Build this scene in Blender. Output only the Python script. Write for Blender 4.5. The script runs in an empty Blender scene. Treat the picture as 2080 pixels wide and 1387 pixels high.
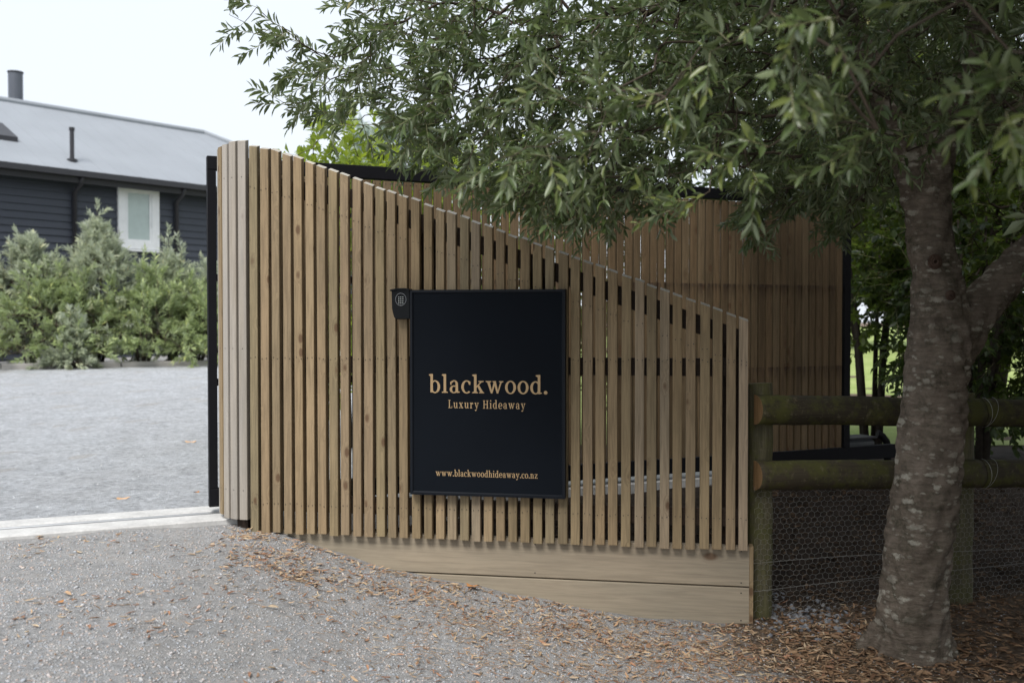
import bpy, bmesh, math, random
import numpy as np
from math import sin, cos, pi, radians, sqrt
from mathutils import Vector, Matrix

random.seed(7)
RNG = np.random.default_rng(7)
sc = bpy.context.scene
C = sc.collection

# ------------------------------------------------------------------ camera
F = 2022.2                       # focal length in pixels of the 2080 px photograph (35 mm lens)
CX, HZ = 1040.0, 650.0
EYE = 1.5
cd = bpy.data.cameras.new('camera')
cam = bpy.data.objects.new('camera', cd)
C.objects.link(cam)
cd.lens = 35.0
cd.sensor_width = 36.0
cd.clip_start = 0.05
cd.clip_end = 600
cam.location = (0, 0, EYE)
cam.rotation_euler = (radians(90 - 1.232), 0, 0)
cd.dof.use_dof = True
cd.dof.focus_distance = 5.0
cd.dof.aperture_fstop = 2.6
sc.camera = cam

# ------------------------------------------------------------------ sky and sun
w = bpy.data.worlds.new('World')
sc.world = w
w.use_nodes = True
wn = w.node_tree
wn.nodes.clear()
sky = wn.nodes.new('ShaderNodeTexSky')
sky.sky_type = 'NISHITA'
sky.sun_disc = False
SUN_EL, SUN_AZ = radians(52), radians(200)
sky.sun_elevation = SUN_EL
sky.sun_rotation = SUN_AZ
sky.air_density = 1.0
sky.dust_density = 4.0
mx = wn.nodes.new('ShaderNodeMix'); mx.data_type = 'RGBA'
mx.inputs['Factor'].default_value = 0.86
mx.inputs['B'].default_value = (5.35, 5.7, 6.15, 1)
bg = wn.nodes.new('ShaderNodeBackground'); bg.inputs['Strength'].default_value = 0.1
out = wn.nodes.new('ShaderNodeOutputWorld')
wn.links.new(sky.outputs['Color'], mx.inputs['A'])
wn.links.new(mx.outputs['Result'], bg.inputs['Color'])
wn.links.new(bg.outputs['Background'], out.inputs['Surface'])
sd = bpy.data.lights.new('sun', 'SUN'); sd.energy = 1.9; sd.angle = radians(24); sd.color = (1.0, 0.97, 0.93)
so = bpy.data.objects.new('sun', sd); C.objects.link(so)
sdir = Vector((sin(SUN_AZ) * cos(SUN_EL), cos(SUN_AZ) * cos(SUN_EL), sin(SUN_EL)))
so.rotation_euler = sdir.to_track_quat('Z', 'Y').to_euler()
sc.view_settings.view_transform = 'Standard'
sc.view_settings.look = 'None'
sc.view_settings.exposure = 0.95
sc.view_settings.gamma = 1.0
sc.view_settings.use_curve_mapping = False
sc.cycles.max_bounces = 7
sc.cycles.diffuse_bounces = 4
sc.cycles.transmission_bounces = 4
sc.cycles.transparent_max_bounces = 6

# ------------------------------------------------------------------ helpers
def at(px, py, D):
    """world point seen at photograph pixel (px, py) at distance D in front of the camera"""
    return Vector(((px - CX) / F * D, D, EYE - (py - HZ) / F * D))

def tag(o, label=None, cat=None, group=None, kind=None):
    if label: o['label'] = label
    if cat: o['category'] = cat
    if group: o['group'] = group
    if kind: o['kind'] = kind
    return o

def empty(name, loc=(0, 0, 0), rz=0.0):
    o = bpy.data.objects.new(name, None)
    o.empty_display_size = 0.2
    C.objects.link(o)
    o.location = loc
    o.rotation_euler = (0, 0, rz)
    return o

def link_mesh(name, me, mat, parent=None, loc=None, kind=None):
    if mat is not None and not me.materials:
        me.materials.append(mat)
    o = bpy.data.objects.new(name, me)
    C.objects.link(o)
    if parent is not None: o.parent = parent
    if loc is not None: o.location = loc
    if kind: o['kind'] = kind
    return o

class MB:
    """collects faces into one mesh"""
    def __init__(s): s.v = []; s.f = []; s.m = []
    def face(s, pts, mi=0):
        n = len(s.v); s.v += [tuple(p) for p in pts]; s.f.append(tuple(range(n, n + len(pts)))); s.m.append(mi)
    def box(s, x0, x1, y0, y1, z0, z1, mi=0):
        n = len(s.v)
        s.v += [(x0, y0, z0), (x1, y0, z0), (x1, y1, z0), (x0, y1, z0), (x0, y0, z1), (x1, y0, z1), (x1, y1, z1), (x0, y1, z1)]
        for q in ((0, 3, 2, 1), (4, 5, 6, 7), (0, 1, 5, 4), (1, 2, 6, 5), (2, 3, 7, 6), (3, 0, 4, 7)):
            s.f.append(tuple(n + i for i in q)); s.m.append(mi)
    def tube(s, pts, rad, n=12, cap=True, mi=0, squash=None):
        pts = [Vector(p) for p in pts]
        if not hasattr(rad, '__len__'): rad = [rad] * len(pts)
        up = Vector((0, 0, 1))
        t0 = (pts[1] - pts[0]).normalized()
        a = t0.cross(up)
        if a.length < 0.1: a = t0.cross(Vector((0, 1, 0)))
        a.normalize()
        base = len(s.v)
        for i, p in enumerate(pts):
            t = (pts[min(i + 1, len(pts) - 1)] - pts[max(i - 1, 0)]).normalized()
            a = (a - t * a.dot(t)).normalized()
            b = t.cross(a)
            for k in range(n):
                q = 2 * pi * k / n
                s.v.append(tuple(p + a * (cos(q) * rad[i]) + b * (sin(q) * rad[i])))
        for i in range(len(pts) - 1):
            for k in range(n):
                k2 = (k + 1) % n
                s.f.append((base + i * n + k, base + i * n + k2, base + (i + 1) * n + k2, base + (i + 1) * n + k)); s.m.append(mi)
        if cap:
            s.f.append(tuple(base + k for k in reversed(range(n)))); s.m.append(mi)
            e = base + (len(pts) - 1) * n
            s.f.append(tuple(e + k for k in range(n))); s.m.append(mi)
    def prism(s, prof, x0, x1, axis='x', mi=0):
        """closed profile [(a,b)] swept along an axis; x: (x,a,b)  y: (a,y,b)  z: (a,b,z)"""
        n = len(s.v); k = len(prof)
        for x in (x0, x1):
            for a, b in prof:
                s.v.append((x, a, b) if axis == 'x' else (a, x, b) if axis == 'y' else (a, b, x))
        for i in range(k):
            j = (i + 1) % k
            s.f.append((n + i, n + j, n + k + j, n + k + i)); s.m.append(mi)
        s.f.append(tuple(n + i for i in reversed(range(k)))); s.m.append(mi)
        s.f.append(tuple(n + k + i for i in range(k))); s.m.append(mi)
    def build(s, name, mats, parent=None, loc=None, smooth=False, kind=None, fix=True):
        me = bpy.data.meshes.new(name)
        me.from_pydata(s.v, [], s.f)
        if not isinstance(mats, (list, tuple)): mats = [mats]
        for m in mats: me.materials.append(m)
        if len(mats) > 1: me.polygons.foreach_set('material_index', s.m)
        if fix:
            bm = bmesh.new(); bm.from_mesh(me); bmesh.ops.recalc_face_normals(bm, faces=bm.faces); bm.to_mesh(me); bm.free()
        if smooth:
            me.polygons.foreach_set('use_smooth', [True] * len(me.polygons))
        me.update()
        return link_mesh(name, me, None, parent, loc, kind)

def mesh_np(name, verts, faces, mat, smooth=False, attr=None):
    """fast mesh from numpy; faces is (M,k); attr: dict name -> per-vertex floats"""
    me = bpy.data.meshes.new(name)
    verts = np.ascontiguousarray(verts, dtype=np.float32); faces = np.ascontiguousarray(faces, dtype=np.int32)
    M, k = faces.shape
    me.vertices.add(len(verts)); me.vertices.foreach_set('co', verts.ravel())
    me.loops.add(M * k); me.loops.foreach_set('vertex_index', faces.ravel())
    me.polygons.add(M); me.polygons.foreach_set('loop_start', np.arange(M, dtype=np.int32) * k)
    if smooth: me.polygons.foreach_set('use_smooth', np.ones(M, dtype=bool))
    me.update(calc_edges=True)
    if attr:
        for n, a in attr.items():
            at_ = me.attributes.new(n, 'FLOAT', 'POINT')
            at_.data.foreach_set('value', np.ascontiguousarray(a, dtype=np.float32))
    me.materials.append(mat)
    return me

# ------------------------------------------------------------------ material helpers
class NT:
    def __init__(s, name):
        s.m = bpy.data.materials.new(name); s.m.use_nodes = True
        s.t = s.m.node_tree; s.t.nodes.clear()
        s.out = s.n('ShaderNodeOutputMaterial')
    def n(s, typ, **kw):
        nd = s.t.nodes.new(typ)
        for k, v in kw.items():
            if k == 'inp':
                for a, b in v.items():
                    if isinstance(b, bpy.types.NodeSocket): s.t.links.new(b, nd.inputs[a])
                    else: nd.inputs[a].default_value = b
            else: setattr(nd, k, v)
        return nd
    def link(s, a, b): s.t.links.new(a, b)
    def ramp(s, fac, stops, interp='LINEAR'):
        nd = s.n('ShaderNodeValToRGB'); nd.color_ramp.interpolation = interp
        cr = nd.color_ramp
        while len(cr.elements) < len(stops): cr.elements.new(0.5)
        for e, (p, c) in zip(cr.elements, stops):
            e.position = p
            e.color = (c, c, c, 1) if not hasattr(c, '__len__') else (c[0], c[1], c[2], 1)
        s.link(fac, nd.inputs['Fac']); return nd.outputs['Color']
    def noise(s, vec, scale, detail=4, rough=0.55, dist=0.0):
        nd = s.n('ShaderNodeTexNoise', inp={'Scale': scale, 'Detail': detail, 'Roughness': rough, 'Distortion': dist})
        if vec is not None: s.link(vec, nd.inputs['Vector'])
        return nd.outputs['Fac']
    def voro(s, vec, scale, feature='F1', rnd=1.0):
        nd = s.n('ShaderNodeTexVoronoi', inp={'Scale': scale, 'Randomness': rnd}); nd.feature = feature
        if vec is not None: s.link(vec, nd.inputs['Vector'])
        return nd
    def mapv(s, vec, scale=(1, 1, 1), loc=(0, 0, 0), rot=(0, 0, 0)):
        nd = s.n('ShaderNodeMapping', inp={'Scale': scale, 'Location': loc, 'Rotation': rot}); s.link(vec, nd.inputs['Vector']); return nd.outputs['Vector']
    def mix(s, fac, a, b, mode='MIX'):
        nd = s.n('ShaderNodeMix'); nd.data_type = 'RGBA'; nd.blend_type = mode
        for sock, v in (('Factor', fac), ('A', a), ('B', b)):
            if isinstance(v, bpy.types.NodeSocket): s.link(v, nd.inputs[sock])
            elif sock == 'Factor': nd.inputs[sock].default_value = v
            else: nd.inputs[sock].default_value = (v[0], v[1], v[2], 1)
        return nd.outputs['Result']
    def math(s, op, a, b=None, clamp=False):
        nd = s.n('ShaderNodeMath', operation=op); nd.use_clamp = clamp
        for i, v in enumerate((a, b)):
            if v is None: continue
            if isinstance(v, bpy.types.NodeSocket): s.link(v, nd.inputs[i])
            else: nd.inputs[i].default_value = v
        return nd.outputs[0]
    def vmath(s, op, a, b):
        nd = s.n('ShaderNodeVectorMath', operation=op)
        for i, v in enumerate((a, b)):
            if isinstance(v, bpy.types.NodeSocket): s.link(v, nd.inputs[i])
            else: nd.inputs[i].default_value = v
        return nd.outputs[0]
    def bump(s, h, strength=0.3, dist=0.01):
        nd = s.n('ShaderNodeBump', inp={'Strength': strength, 'Distance': dist}); s.link(h, nd.inputs['Height']); return nd.outputs['Normal']
    def finish(s, col, rough=0.7, normal=None, spec=0.3, metal=0.0):
        p = s.n('ShaderNodeBsdfPrincipled')
        for k, v in (('Base Color', col), ('Roughness', rough), ('Specular IOR Level', spec), ('Metallic', metal)):
            if isinstance(v, bpy.types.NodeSocket): s.link(v, p.inputs[k])
            elif k == 'Base Color': p.inputs[k].default_value = (v[0], v[1], v[2], 1)
            else: p.inputs[k].default_value = v
        if normal is not None: s.link(normal, p.inputs['Normal'])
        s.link(p.outputs[0], s.out.inputs['Surface'])
        s.p = p
        return s.m

def simple(name, col, rough=0.6, spec=0.3, metal=0.0, var=0.0, scale=8.0):
    t = NT(name)
    tc = t.n('ShaderNodeTexCoord').outputs['Object']
    nz = t.noise(tc, scale, 5)
    f = t.ramp(nz, [(0.3, 1 - max(var, 0.06)), (0.7, 1 + max(var, 0.06))])
    c = t.mix(1.0, col, f, 'MULTIPLY')
    r = t.math('MULTIPLY_ADD', nz, 0.15); 
    t.t.nodes[-1].inputs[2].default_value = rough - 0.07
    return t.finish(c, r, t.bump(nz, 0.08, 0.004), spec, metal)

def wood(name, tones, grain_dark=0.72, axis='z', knot=(0.10, 0.055, 0.03), weather=0.0, stain=None, moss=0.0, knots=1.0, rough=0.75):
    """sawn softwood: grain along an axis, knots, one tone per board"""
    t = NT(name)
    tc = t.n('ShaderNodeTexCoord').outputs['Object']
    oi = t.n('ShaderNodeObjectInfo').outputs['Random']
    off = t.n('ShaderNodeCombineXYZ', inp={0: t.math('MULTIPLY', oi, 13.7), 1: t.math('MULTIPLY', oi, 7.3), 2: t.math('MULTIPLY', oi, 29.1)}).outputs[0]
    v = t.vmath('ADD', tc, off)
    lo = {'z': (1, 1, 0.05), 'x': (0.05, 1, 1)}[axis]
    kn = {'z': (15, 15, 7.5), 'x': (5.0, 9, 9)}[axis]
    kv = t.mapv(v, kn)
    vo = t.voro(kv, 1.0)
    kd = vo.outputs['Distance']
    sel = t.math('GREATER_THAN', t.n('ShaderNodeSeparateColor', inp={0: vo.outputs['Color']}).outputs[0], 1 - 0.22 * knots)
    kmask = t.math('MULTIPLY', t.ramp(kd, [(0.13, 1.0), (0.22, 0.0)]), sel)
    khalo = t.math('MULTIPLY', t.ramp(kd, [(0.1, 1.0), (0.45, 0.0)]), sel)
    # grain bends round knots
    bend = t.vmath('ADD', t.mapv(v, lo), t.n('ShaderNodeCombineXYZ', inp={0: t.math('MULTIPLY', khalo, 0.02), 1: t.math('MULTIPLY', khalo, 0.02), 2: t.math('MULTIPLY', khalo, 0.02)}).outputs[0])
    g1 = t.noise(bend, 95, 3, 0.6, 0.4)
    g2 = t.noise(bend, 28, 4, 0.6, 1.2)
    g3 = t.noise(t.mapv(v, {'z': (3, 3, 0.9), 'x': (0.9, 3, 3)}[axis]), 1.0, 3)
    st = [(i / (len(tones) - 1), c) for i, c in enumerate(tones)]
    base = t.ramp(oi, st)
    gd = t.ramp(g1, [(0.38, grain_dark), (0.58, 1.04)])
    c = t.mix(0.85, base, gd, 'MULTIPLY')
    gd2 = t.ramp(g2, [(0.35, 0.91), (0.6, 1.04)])
    c = t.mix(0.9, c, gd2, 'MULTIPLY')
    c = t.mix(0.8, c, t.ramp(g3, [(0.3, (0.84, 0.86, 0.84)), (0.7, (1.12, 1.08, 1.02))]), 'MULTIPLY')
    c = t.mix(t.math('MULTIPLY', khalo, 0.18), c, (tones[0][0] * 0.62, tones[0][1] * 0.52, tones[0][2] * 0.45))
    c = t.mix(t.math('MULTIPLY', kmask, 0.8), c, knot)
    if weather:
        wn_ = t.noise(t.mapv(v, {'z': (8, 8, 0.7), 'x': (0.7, 8, 8)}[axis]), 2.0, 5)
        c = t.mix(t.math('MULTIPLY', t.ramp(wn_, [(0.35, 0.5), (0.6, 1.0)]), weather), c, (0.40, 0.385, 0.37))
    if moss:
        mn = t.noise(t.mapv(v, (1, 1, 1)), 7.5, 9, 0.72)
        c = t.mix(t.math('MULTIPLY', t.ramp(mn, [(0.46, 0.0), (0.58, 1.0)]), moss), c, (0.085, 0.088, 0.022))
        c = t.mix(t.ramp(t.noise(t.mapv(v, (1, 1, 1)), 38, 6, 0.7), [(0.56, 0.0), (0.68, 0.6)]), c, (0.16, 0.14, 0.09))
    if stain:
        # water stains hanging below the fixing rows, at heights of their own on the board
        sp = t.n('ShaderNodeSeparateXYZ', inp={0: tc}).outputs[2]
        tot = None
        for z0 in stain:
            d = t.math('SUBTRACT', z0 + 0.015, sp)
            e = t.ramp(t.math('MULTIPLY', d, 1 / 0.12), [(0.0, 0.0), (0.02, 1.0), (0.35, 0.6), (1.0, 0.0)])
            tot = e if tot is None else t.math('MAXIMUM', tot, e)
        sn = t.noise(t.mapv(v, (40, 40, 4)), 1.0, 4)
        c = t.mix(t.math('MULTIPLY', t.math('MULTIPLY', tot, t.ramp(sn, [(0.42, 0.0), (0.6, 1.0)])), 0.8), c, (0.035, 0.02, 0.015))
    h = t.math('ADD', t.math('MULTIPLY', g1, 0.5), t.math('MULTIPLY', kmask, -0.3))
    return t.finish(c, rough, t.bump(h, 0.35, 0.003), 0.25)

M = {}
M['slat'] = wood('slat_wood', [(0.205, 0.160, 0.095), (0.285, 0.212, 0.136), (0.24, 0.177, 0.103), (0.31, 0.23, 0.14), (0.225, 0.182, 0.105), (0.335, 0.262, 0.19)], knots=1.35)
M['slat_grey'] = wood('slat_wood_weathered', [(0.285, 0.245, 0.195), (0.335, 0.295, 0.245)], weather=0.42, knots=0.5, grain_dark=0.8)
M['slat_end'] = wood('slat_end_grain', [(0.40, 0.37, 0.31), (0.46, 0.43, 0.37)], knots=0, weather=0.4)
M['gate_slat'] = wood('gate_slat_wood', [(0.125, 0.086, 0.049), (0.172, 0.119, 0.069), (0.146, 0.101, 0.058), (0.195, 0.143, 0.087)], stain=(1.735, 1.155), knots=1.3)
M['board'] = wood('retaining_board_wood', [(0.30, 0.255, 0.195), (0.325, 0.275, 0.21)], axis='x', knots=0.55, grain_dark=0.86)
M['rail_dark'] = wood('dark_rail_wood', [(0.035, 0.024, 0.018), (0.045, 0.03, 0.022)], axis='x', knots=0.3)
M['round_rail'] = wood('mossy_round_rail', [(0.050, 0.042, 0.028), (0.066, 0.054, 0.036)], axis='x', moss=0.8, knots=0.3)
M['round_post'] = wood('mossy_round_post', [(0.115, 0.105, 0.065), (0.12, 0.11, 0.07)], axis='z', moss=0.6, knots=0.3, grain_dark=0.55)
M['cut_end'] = wood('orange_cut_end', [(0.22, 0.135, 0.065), (0.24, 0.145, 0.07)], knots=0)
M['steel'] = simple('black_steel', (0.006, 0.006, 0.008), 0.6, 0.15)
M['sign_black'] = simple('sign_black_paint', (0.0050, 0.0070, 0.0105), 0.7, 0.08, var=0.10, scale=3)
M['sign_frame'] = simple('sign_frame_black', (0.006, 0.008, 0.012), 0.5, 0.18)
M['gold'] = simple('gold_lettering', (0.42, 0.29, 0.155), 0.5, 0.3)
M['plastic'] = simple('black_plastic', (0.003, 0.004, 0.005), 0.4, 0.18)
M['chrome'] = simple('grey_metal', (0.35, 0.36, 0.37), 0.35, 0.5, 0.8)
M['dotlight'] = simple('pale_grille_dots', (0.55, 0.58, 0.56), 0.5, 0.4)
M['wire'] = simple('galvanised_wire', (0.36, 0.36, 0.34), 0.5, 0.5, 0.5)
M['board_paint'] = simple('dark_blue_weatherboard_paint', (0.052, 0.059, 0.076), 0.55, 0.35)
M['roof'] = simple('grey_metal_roof', (0.27, 0.29, 0.315), 0.6, 0.3, var=0.05, scale=1.0)
M['gutter'] = simple('dark_gutter', (0.03, 0.03, 0.035), 0.4, 0.4)
M['flue'] = simple('dark_flue', (0.09, 0.10, 0.12), 0.4, 0.4)
M['white'] = simple('white_window_paint', (0.78, 0.79, 0.80), 0.4, 0.4)
M['pane'] = simple('frosted_pane', (0.42, 0.50, 0.48), 0.18, 0.6)
M['fascia'] = simple('grey_fascia', (0.03, 0.03, 0.034), 0.5)
M['edging'] = wood('edging_timber', [(0.26, 0.25, 0.23), (0.30, 0.28, 0.26)], axis='x', weather=0.7)
M['nail'] = simple('dark_nail_heads', (0.05, 0.042, 0.038), 0.5, 0.5, 0.3)
M['rust'] = simple('reddish_bark_knot', (0.075, 0.05, 0.038), 0.9, 0.1, var=0.4, scale=50)

def concrete():
    t = NT('pale_concrete')
    tc = t.n('ShaderNodeTexCoord').outputs['Object']
    a = t.noise(tc, 7, 8, 0.7); b = t.noise(tc, 60, 4)
    c = t.ramp(a, [(0.3, (0.42, 0.415, 0.405)), (0.62, (0.58, 0.575, 0.56))])
    c = t.mix(0.5, c, t.ramp(b, [(0.35, 0.8), (0.6, 1.05)]), 'MULTIPLY')
    sp = t.voro(tc, 22).outputs['Distance']
    c = t.mix(t.ramp(sp, [(0.05, 0.5), (0.09, 0.0)]), c, (0.3, 0.28, 0.26))
    return t.finish(c, 0.85, t.bump(t.math('ADD', a, b), 0.25, 0.004), 0.2)
M['concrete'] = concrete()

def gravel(name, cols, soil=None, scale=1.0):
    t = NT(name)
    tc = t.n('ShaderNodeTexCoord').outputs['Object']
    wv = t.vmath('ADD', tc, t.n('ShaderNodeTexNoise', inp={'Scale': 40.0, 'Vector': tc}).outputs['Color'])
    v1 = t.voro(t.mapv(wv, (1, 1, 1)), 120 * scale)
    v2 = t.voro(wv, 55 * scale)
    r1 = t.n('ShaderNodeSeparateColor', inp={0: v1.outputs['Color']}).outputs[0]
    r2 = t.n('ShaderNodeSeparateColor', inp={0: v2.outputs['Color']}).outputs[1]
    c1 = t.ramp(r1, [(i / (len(cols) - 1), c) for i, c in enumerate(cols)])
    c2 = t.ramp(r2, [(i / (len(cols) - 1), c) for i, c in enumerate(cols)])
    c = t.mix(0.45, c1, c2)
    gap = t.ramp(v1.outputs['Distance'], [(0.35, 1.0), (0.75, 0.5)])
    c = t.mix(0.8, c, gap, 'MULTIPLY')
    big = t.noise(tc, 1.6, 6, 0.6)
    c = t.mix(0.6, c, t.ramp(big, [(0.3, (0.92, 0.90, 0.88)), (0.65, (1.06, 1.06, 1.06))]), 'MULTIPLY')
    mid = t.noise(tc, 42 * scale, 5, 0.8)
    c = t.mix(0.9, c, t.ramp(mid, [(0.32, 0.55), (0.5, 1.0), (0.68, 1.3)]), 'MULTIPLY')
    wid = t.noise(tc, 9 * scale, 7, 0.85)
    c = t.mix(0.8, c, t.ramp(wid, [(0.34, 0.72), (0.5, 1.0), (0.66, 1.2)]), 'MULTIPLY')
    dust = t.noise(tc, 4.5, 6, 0.65)
    c = t.mix(t.ramp(dust, [(0.48, 0.0), (0.78, 0.30 if soil else 0.0)]), c, (0.40, 0.355, 0.30))
    h = t.math('SUBTRACT', 1.0, v1.outputs['Distance'])
    h = t.math('ADD', h, t.math('MULTIPLY', v2.outputs['Distance'], -1.2))
    if soil:
        at_ = t.n('ShaderNodeAttribute'); at_.attribute_name = 'soil'
        sf = at_.outputs['Fac']
        fine = t.noise(tc, 90, 6, 0.7)
        med = t.noise(tc, 14, 6, 0.7)
        sc_ = t.mix(t.ramp(med, [(0.35, 0.0), (0.65, 1.0)]), soil[0], soil[1])
        sc_ = t.mix(0.8, sc_, t.ramp(fine, [(0.3, 0.55), (0.62, 1.25)]), 'MULTIPLY')
        fac = t.math('MULTIPLY_ADD', t.math('SUBTRACT', t.noise(tc, 9, 6, 0.7), 0.5), 1.2)
        t.link(sf, t.t.nodes[-1].inputs[2])
        fac = t.ramp(fac, [(0.35, 0.0), (0.62, 1.0)])
        c = t.mix(fac, c, sc_)
        shd = t.n('ShaderNodeAttribute'); shd.attribute_name = 'humus'  # shade behind the fence line is put into the ground colour
        c = t.mix(shd.outputs['Fac'], c, t.mix(0.9, (0.055, 0.042, 0.034), t.ramp(med, [(0.3, 0.6), (0.65, 1.5)]), 'MULTIPLY'))
    return t.finish(c, 0.9, t.bump(h, 0.7, 0.006), 0.15)
GREY = [(0.38, 0.39, 0.405), (0.51, 0.52, 0.53), (0.60, 0.60, 0.60), (0.44, 0.465, 0.495), (0.56, 0.505, 0.455), (0.66, 0.67, 0.68)]
BLUE = [(0.40, 0.42, 0.455), (0.54, 0.565, 0.60), (0.64, 0.66, 0.69), (0.47, 0.495, 0.53), (0.58, 0.58, 0.58), (0.74, 0.76, 0.78)]  # same gravel, paler and bluer, with the sky's light put into its colour
M['ground'] = gravel('gravel_and_soil', GREY, soil=((0.10, 0.072, 0.052), (0.20, 0.15, 0.11)))
M['driveway'] = gravel('blue_grey_gravel', BLUE, scale=0.55)

def attr_color(name, stops, rough=0.8, spec=0.2, attr='rnd'):
    t = NT(name)
    a = t.n('ShaderNodeAttribute'); a.attribute_name = attr
    tc = t.n('ShaderNodeTexCoord').outputs['Object']
    nz = t.noise(tc, 70, 4)
    c = t.ramp(a.outputs['Fac'], [(i / (len(stops) - 1), s) for i, s in enumerate(stops)])
    c = t.mix(0.6, c, t.ramp(nz, [(0.3, 0.75), (0.65, 1.15)]), 'MULTIPLY')
    return t.finish(c, rough, t.bump(nz, 0.3, 0.002), spec)
M['pebble'] = attr_color('pebble_stone', [(0.28, 0.29, 0.31), (0.42, 0.43, 0.44), (0.35, 0.385, 0.43), (0.48, 0.46, 0.435), (0.46, 0.345, 0.28), (0.50, 0.51, 0.525)], 0.75)
M['pebble_blue'] = attr_color('blue_grey_stone', [(0.24, 0.255, 0.28), (0.50, 0.52, 0.55), (0.36, 0.39, 0.43), (0.62, 0.64, 0.66), (0.46, 0.45, 0.44), (0.72, 0.74, 0.76)], 0.8)  # stones carry the driveway's sky tint in their colour
M['litter'] = attr_color('dry_leaf_litter', [(0.25, 0.15, 0.09), (0.44, 0.33, 0.21), (0.35, 0.19, 0.115), (0.20, 0.11, 0.07), (0.48, 0.39, 0.27), (0.40, 0.245, 0.14)], 0.75)
M['litter_dark'] = attr_color('brown_leaf_litter', [(0.15, 0.085, 0.05), (0.27, 0.17, 0.10), (0.11, 0.07, 0.045), (0.34, 0.22, 0.13)], 0.75)

def leafmat(name, top, under, trans, rough=0.4, transw=0.3, spec=0.4):
    """leaf with a paler underside, each leaf its own tone"""
    t = NT(name)
    a = t.n('ShaderNodeAttribute'); a.attribute_name = 'rnd'
    r = a.outputs['Fac']
    ct = t.ramp(r, [(0.0, [x * 0.5 for x in top]), (0.5, top), (0.86, [top[0] * 1.5, top[1] * 1.4, top[2] * 1.2]), (0.975, [top[0] * 2.2, top[1] * 1.7, top[2] * 1.2]), (1.0, (0.30, 0.16, 0.06))])
    cu = t.mix(0.7, under, t.ramp(r, [(0.0, 0.7), (1.0, 1.25)]), 'MULTIPLY')
    geo = t.n('ShaderNodeNewGeometry')
    c = t.mix(geo.outputs['Backfacing'], ct, cu)
    p = t.n('ShaderNodeBsdfPrincipled', inp={'Roughness': rough, 'Specular IOR Level': spec})
    t.link(c, p.inputs['Base Color'])
    tr = t.n('ShaderNodeBsdfTranslucent')
    tr.inputs['Color'].default_value = (*trans, 1)
    mxs = t.n('ShaderNodeMixShader', inp={0: transw})
    t.link(p.outputs[0], mxs.inputs[1]); t.link(tr.outputs[0], mxs.inputs[2])
    t.link(mxs.outputs[0], t.out.inputs['Surface'])
    return t.m
M['leaf'] = leafmat('grey_green_leaf', (0.066, 0.098, 0.037), (0.155, 0.185, 0.105), (0.20, 0.28, 0.07), 0.34, 0.17, 0.42)
M['leaf_bright'] = leafmat('yellow_green_leaf', (0.17, 0.24, 0.035), (0.22, 0.29, 0.07), (0.40, 0.50, 0.05), 0.42, 0.45)
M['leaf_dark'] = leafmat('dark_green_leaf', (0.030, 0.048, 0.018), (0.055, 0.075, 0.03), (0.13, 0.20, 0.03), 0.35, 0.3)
M['leaf_mid'] = leafmat('mid_green_leaf', (0.060, 0.092, 0.022), (0.09, 0.12, 0.04), (0.25, 0.34, 0.05), 0.4, 0.42)
M['leaf_silver'] = leafmat('silver_green_leaf', (0.40, 0.445, 0.33), (0.50, 0.54, 0.45), (0.50, 0.56, 0.38), 0.5, 0.4)
M['leaf_low'] = leafmat('green_shrub_leaf', (0.29, 0.36, 0.17), (0.36, 0.42, 0.26), (0.42, 0.52, 0.2), 0.5, 0.3)
M['leaf_far'] = leafmat('pale_far_leaf', (0.34, 0.40, 0.36), (0.42, 0.48, 0.45), (0.4, 0.5, 0.4), 0.6, 0.3)  # distance haze is put into this pale leaf colour
M['twig'] = simple('brown_twig', (0.062, 0.048, 0.036), 0.85, 0.15)
M['twig_pale'] = simple('pale_green_twig', (0.24, 0.23, 0.13), 0.7)

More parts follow.
